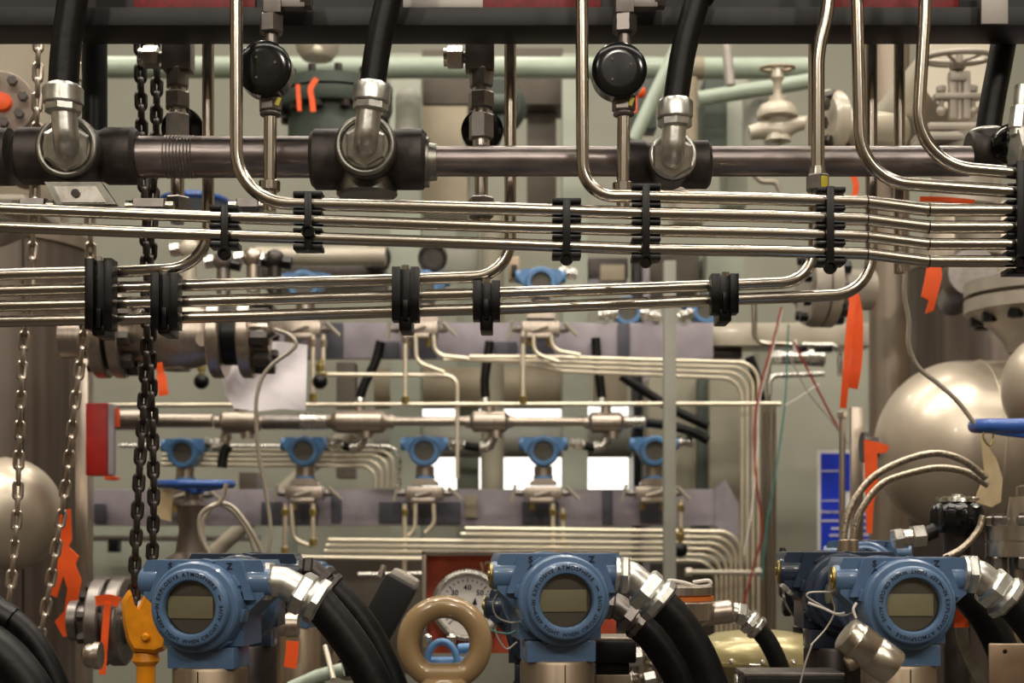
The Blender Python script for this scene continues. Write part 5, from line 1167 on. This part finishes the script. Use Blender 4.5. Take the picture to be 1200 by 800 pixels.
# equipment behind the bundles
b = MB(); b.cyl(P(300, 300, 5.0), P(452, 300, 5.0), L(11, 5.0), seg=28); solo('cross_pipe', b, 'cream', 'cream cross pipe seen between the two bundles at left', 'pipe')
plate(305, 311, 450, 334, 5.2, .2, 'darkmetal', 'dark box under the cream cross pipe', 'back_cabinet', 'cabinet')
for x, lb in ((441, 'dark round fitting left of the pale green post between the bundles'), (507, 'dark round fitting right of the pale green post between the bundles')):
    b = MB(); b.lathe([(0, L(12, 5.1)), (.03, L(15, 5.1)), (.06, L(15, 5.1))], P(x, 302, 5.1), YA, 24); b.ring(P(x, 302, 5.09), YA, L(15, 5.1), L(2.5, 5.1), 24, 8); solo('round_fitting', b, 'darkmetal', lb, 'pipe fitting')
plate(518, 292, 560, 318, 5.4, .2, 'greybox', 'grey box behind the mid-picture tube bend', 'back_cabinet', 'cabinet')
plate(690, 302, 736, 326, 5.3, .2, 'darkmetal', 'dark recess box between the bundles right of the blue top', 'back_cabinet', 'cabinet')
plate(704, 310, 732, 328, 5.2, .1, 'tanbox', 'pale box in front of the dark recess box', 'back_cabinet', 'cabinet')
plate(762, 298, 820, 340, 5.4, .2, 'brownbox', 'brown box between the bundles right of the fourth slim clamp', 'back_cabinet', 'cabinet')
plate(828, 292, 872, 345, 5.3, .2, 'greengrey', 'pale box between the bundles near the rightmost block clamp', 'back_cabinet', 'cabinet')
t = thing('relay_block', 'small dark relay block with brown frame left of the blue top', 'block', P(603, 328, 4.2))
b = MB(); b.pbox(596, 300, 609, 328, 4.2, 4.25, .004); part('frame', b, 'tanmetal', t)
b = MB(); b.pbox(599, 310, 606, 324, 4.19, 4.2, .001); part('recess', b, 'plastic', t)
# upper background
t = thing('green_pipe', 'long pale green pipe running across behind the hoses and gauges', 'pipe', P(540, 92, 4.8))
b = MB(); b.cyl(P(126, 79, 4.8), P(955, 80, 4.8), L(12.5, 4.8), seg=32); part('pipe', b, 'green', t)
b = MB(); b.cyl(P(812, 80, 4.8), P(824, 80, 4.8), L(13.2, 4.8), seg=32); part('rusty_band', b, 'tanbox', t, 'rusty band')
Y = 4.0
t = thing('green_flange', 'dark green bolted flange pair behind the second hose', 'flange', P(390, 170, Y))
c = P(392, 130, Y); q = lambda n: L(n, Y)
b = MB(); b.lathe([(-q(60), q(54)), (-q(6), q(54)), (-q(4), q(66)), (0, q(68)), (q(11), q(68)), (q(11), q(60)), (q(14), q(60)), (q(14), q(68)), (q(26), q(68)), (q(28), q(36)), (q(36), q(30))], c, Z, 56); part('flange_discs', b, 'greendk', t)
bolts('bolt', t, c + Z * q(27), Z, q(58), 12, q(5), q(10), 'darkmetal'); bolts('bolt', t, c, -Z, q(60), 12, q(6), q(12), 'darkmetal')
t = thing('cream_lamp', 'cream round base with a bolt just under the beam', 'fixture', P(372, 68, 4.2))
b = MB(); b.lathe([(0, L(18, 4.2)), (.02, L(24, 4.2)), (.06, L(28, 4.2)), (.09, L(28, 4.2))], P(372, 69, 4.2), Z, 32); part('base', b, 'cream', t)
b = MB(); b.ball(P(372, 60, 4.12), L(7, 4.2), 16, 10); part('bolt', b, 'cream', t)
plate(495, 58, 560, 122, 5.5, .2, 'brownbox', 'brown upper wall box right of the second hose', 'back_cabinet', 'cabinet')
plate(495, 124, 548, 250, 5.5, .2, 'tanbox', 'tan wall box below the brown one right of the second hose', 'back_cabinet', 'cabinet')
plate(604, 56, 660, 122, 5.5, .2, 'brownbox', 'dark brown wall box left of the right tube drop', 'back_cabinet', 'cabinet')
plate(618, 122, 652, 240, 5.6, .2, 'brownbox', 'narrow brown box under the dark brown wall box', 'back_cabinet', 'cabinet')
b = MB(); b.cyl(P(478, 160, 5.0), P(478, 118, 5.0), L(15, 5.0), seg=32); b.ball(P(478, 118, 5.0), L(15, 5), 24, 12); solo('round_grey_stub', b, 'greybox', 'grey round-topped form for an elbow shadow right of the second hose', 'pipe')  # grey form stands in for the elbow shadow on the post
b = MB(); b.lathe([(0, L(30, 4.6)), (.02, L(34, 4.6)), (.05, L(34, 4.6))], P(580, 122, 4.6), V((.2, 1, 0)), 32); b.cyl(P(560, 122, 4.6), P(605, 122, 4.6), L(12, 4.6)); solo('dark_flange', b, 'greendk', 'dark round flange behind the right hex fitting column', 'flange')
b = MB(); b.cyl(P(742, 165, 4.4), P(794, 55, 4.4), L(8, 4.4), seg=24); solo('green_pipe', b, 'green', 'slanting pale green pipe behind the third hose', 'pipe')
b = MB(); b.cyl(P(818, 116, 4.5), P(955, 94, 4.5), L(9, 4.5), seg=24); solo('green_pipe', b, 'green', 'slightly tilted pale green pipe right of the third hose', 'pipe')
plate(732, 92, 770, 150, 4.7, .1, 'greendk', 'dark green equipment box behind the right gauge', 'back_cabinet', 'cabinet')
for k, (x, y0, y1) in enumerate([(732, 112, 130), (744, 112, 132)]):
    ribbon([(x, y0), (x + 1, (y0 + y1) / 2), (x, y1)], 4.5, 3.5, ('left thin orange tape beside the right gauge', 'right thin orange tape beside the right gauge')[k])
b = MB(); b.ball(P(750, 108, 4.5), L(7, 4.5), 16, 10); solo('orange_ball', b, 'orange', 'orange cap at the edge of the right gauge', 'cap')
plate(826, 90, 852, 172, 5.0, .2, 'greendk', 'dark green upright box right of the third hose', 'back_cabinet', 'cabinet')
plate(852, 90, 876, 240, 5.2, .2, 'greengrey', 'pale green upright strip right of the dark green box', 'back_cabinet', 'cabinet')
b = MB(); b.cyl(P(886, 180, 4.6), P(886, 112, 4.6), L(16, 4.6), seg=32); b.ball(P(886, 112, 4.6), L(16, 4.6), 24, 12); solo('round_grey_stub', b, 'greybox', 'grey round-topped pipe stub behind the small cream valve', 'pipe')
b = MB(); b.cyl(P(808, 172, 4.4), P(808, 92, 4.4), L(9, 4.4), seg=20); solo('tan_pipe', b, 'tanbox', 'rusty tan upright pipe just right of the third hose', 'pipe')
b = MB(); b.cyl(P(856, 100, 4.2), P(851, 50, 4.2), L(6, 4.2), seg=16); solo('grey_rod', b, 'greytag', 'grey slanted rod hanging below the beam right of the third hose', 'rod')
plate(790, 208, 826, 260, 5.0, .2, 'cream', 'pale box under the third iron tee', 'back_cabinet', 'cabinet')
b = MB(); b.tube(spline(PX([(880, 200), (892, 212), (908, 214), (915, 226)], 3.8), 6), L(3.4, 3.8), 10); solo('wavy_tube', b, 'vinyl', 'short wavy grey tube under the long slim header pipe', 'hose')
b = MB(); b.lathe([(0, L(36, 3.6)), (.008, L(40, 3.6)), (.014, L(40, 3.6)), (.02, L(34, 3.6))], P(228, 240, 3.6), Z, 40); solo('blue_disc', b, 'wheelblue', 'blue disc rim peeking between the header and the upper bundle', 'disc')

# fittings seen between the two bundles at left
for x, y, m, lb in ((222, 292, 'cream', 'pale round fitting between the bundles left of the first slim clamp'), (297, 302, 'stain', 'silver fitting between the bundles right of the first slim clamp'), (322, 304, 'darkmetal', 'dark knobbed fitting between the bundles below the second slim clamp'), (262, 306, 'steelgrey', 'dull fitting between the bundles under the first slim clamp')):
    t = thing('bundle_fitting', lb, 'pipe fitting', P(x, y + 20, 3.2), 'fittings between the bundles')
    b = MB(); b.ball(P(x, y, 3.2), L(12, 3.2), 20, 12); b.cyl(P(x, y, 3.2), P(x, y + 40, 3.2), L(8, 3.2)); part('core', b, m, t)
    b = MB(); b.hexn(P(x - 22, y + 2, 3.2), P(x - 11, y, 3.2), L(8, 3.2)); part('side_nut', b, 'bright', t)
    b = MB(); b.hexn(P(x + 9, y + 3, 3.2), P(x + 20, y + 5, 3.2), L(8, 3.2)); part('side_plug', b, 'plastic', t)

b = MB(); b.cyl(P(250, 648, 4.6), P(412, 504, 4.6), L(9, 4.6), seg=24, bev=.004); solo('slanted_pipe', b, 'cream', 'pale slanted pipe passing behind the lower rack panel at left', 'pipe')
for x0, y0, x1, y1, lb in ((654, 318, 676, 322, 'silver gland right of the blue top between the two bundles'), (702, 370, 724, 366, 'silver gland left of the blue rims left of the strut'), (750, 366, 774, 372, 'silver gland right of the blue rims left of the strut'), (795, 372, 812, 366, 'silver gland between the strut and the rightmost block clamp'), (790, 518, 812, 517, 'silver gland right of the transmitter behind the strut')):
    t = thing('cable_gland', lb, 'pipe fitting', P(x0, y0, 4.25), 'silver glands on the rear racks')
    a, c = P(x0, y0, 4.3), P(x1, y1, 4.3); d = c - a
    b = MB(); b.cyl(a, c, L(5, 4.3)); part('barrel', b, 'bright', t)
    b = MB(); b.hexn(a + d * .15, a + d * .45, L(8, 4.3)); part('lock_nut', b, 'bright', t)
    b = MB(); b.hexn(a + d * .6, a + d * .95, L(7.5, 4.3)); part('seal_nut', b, 'bright', t)
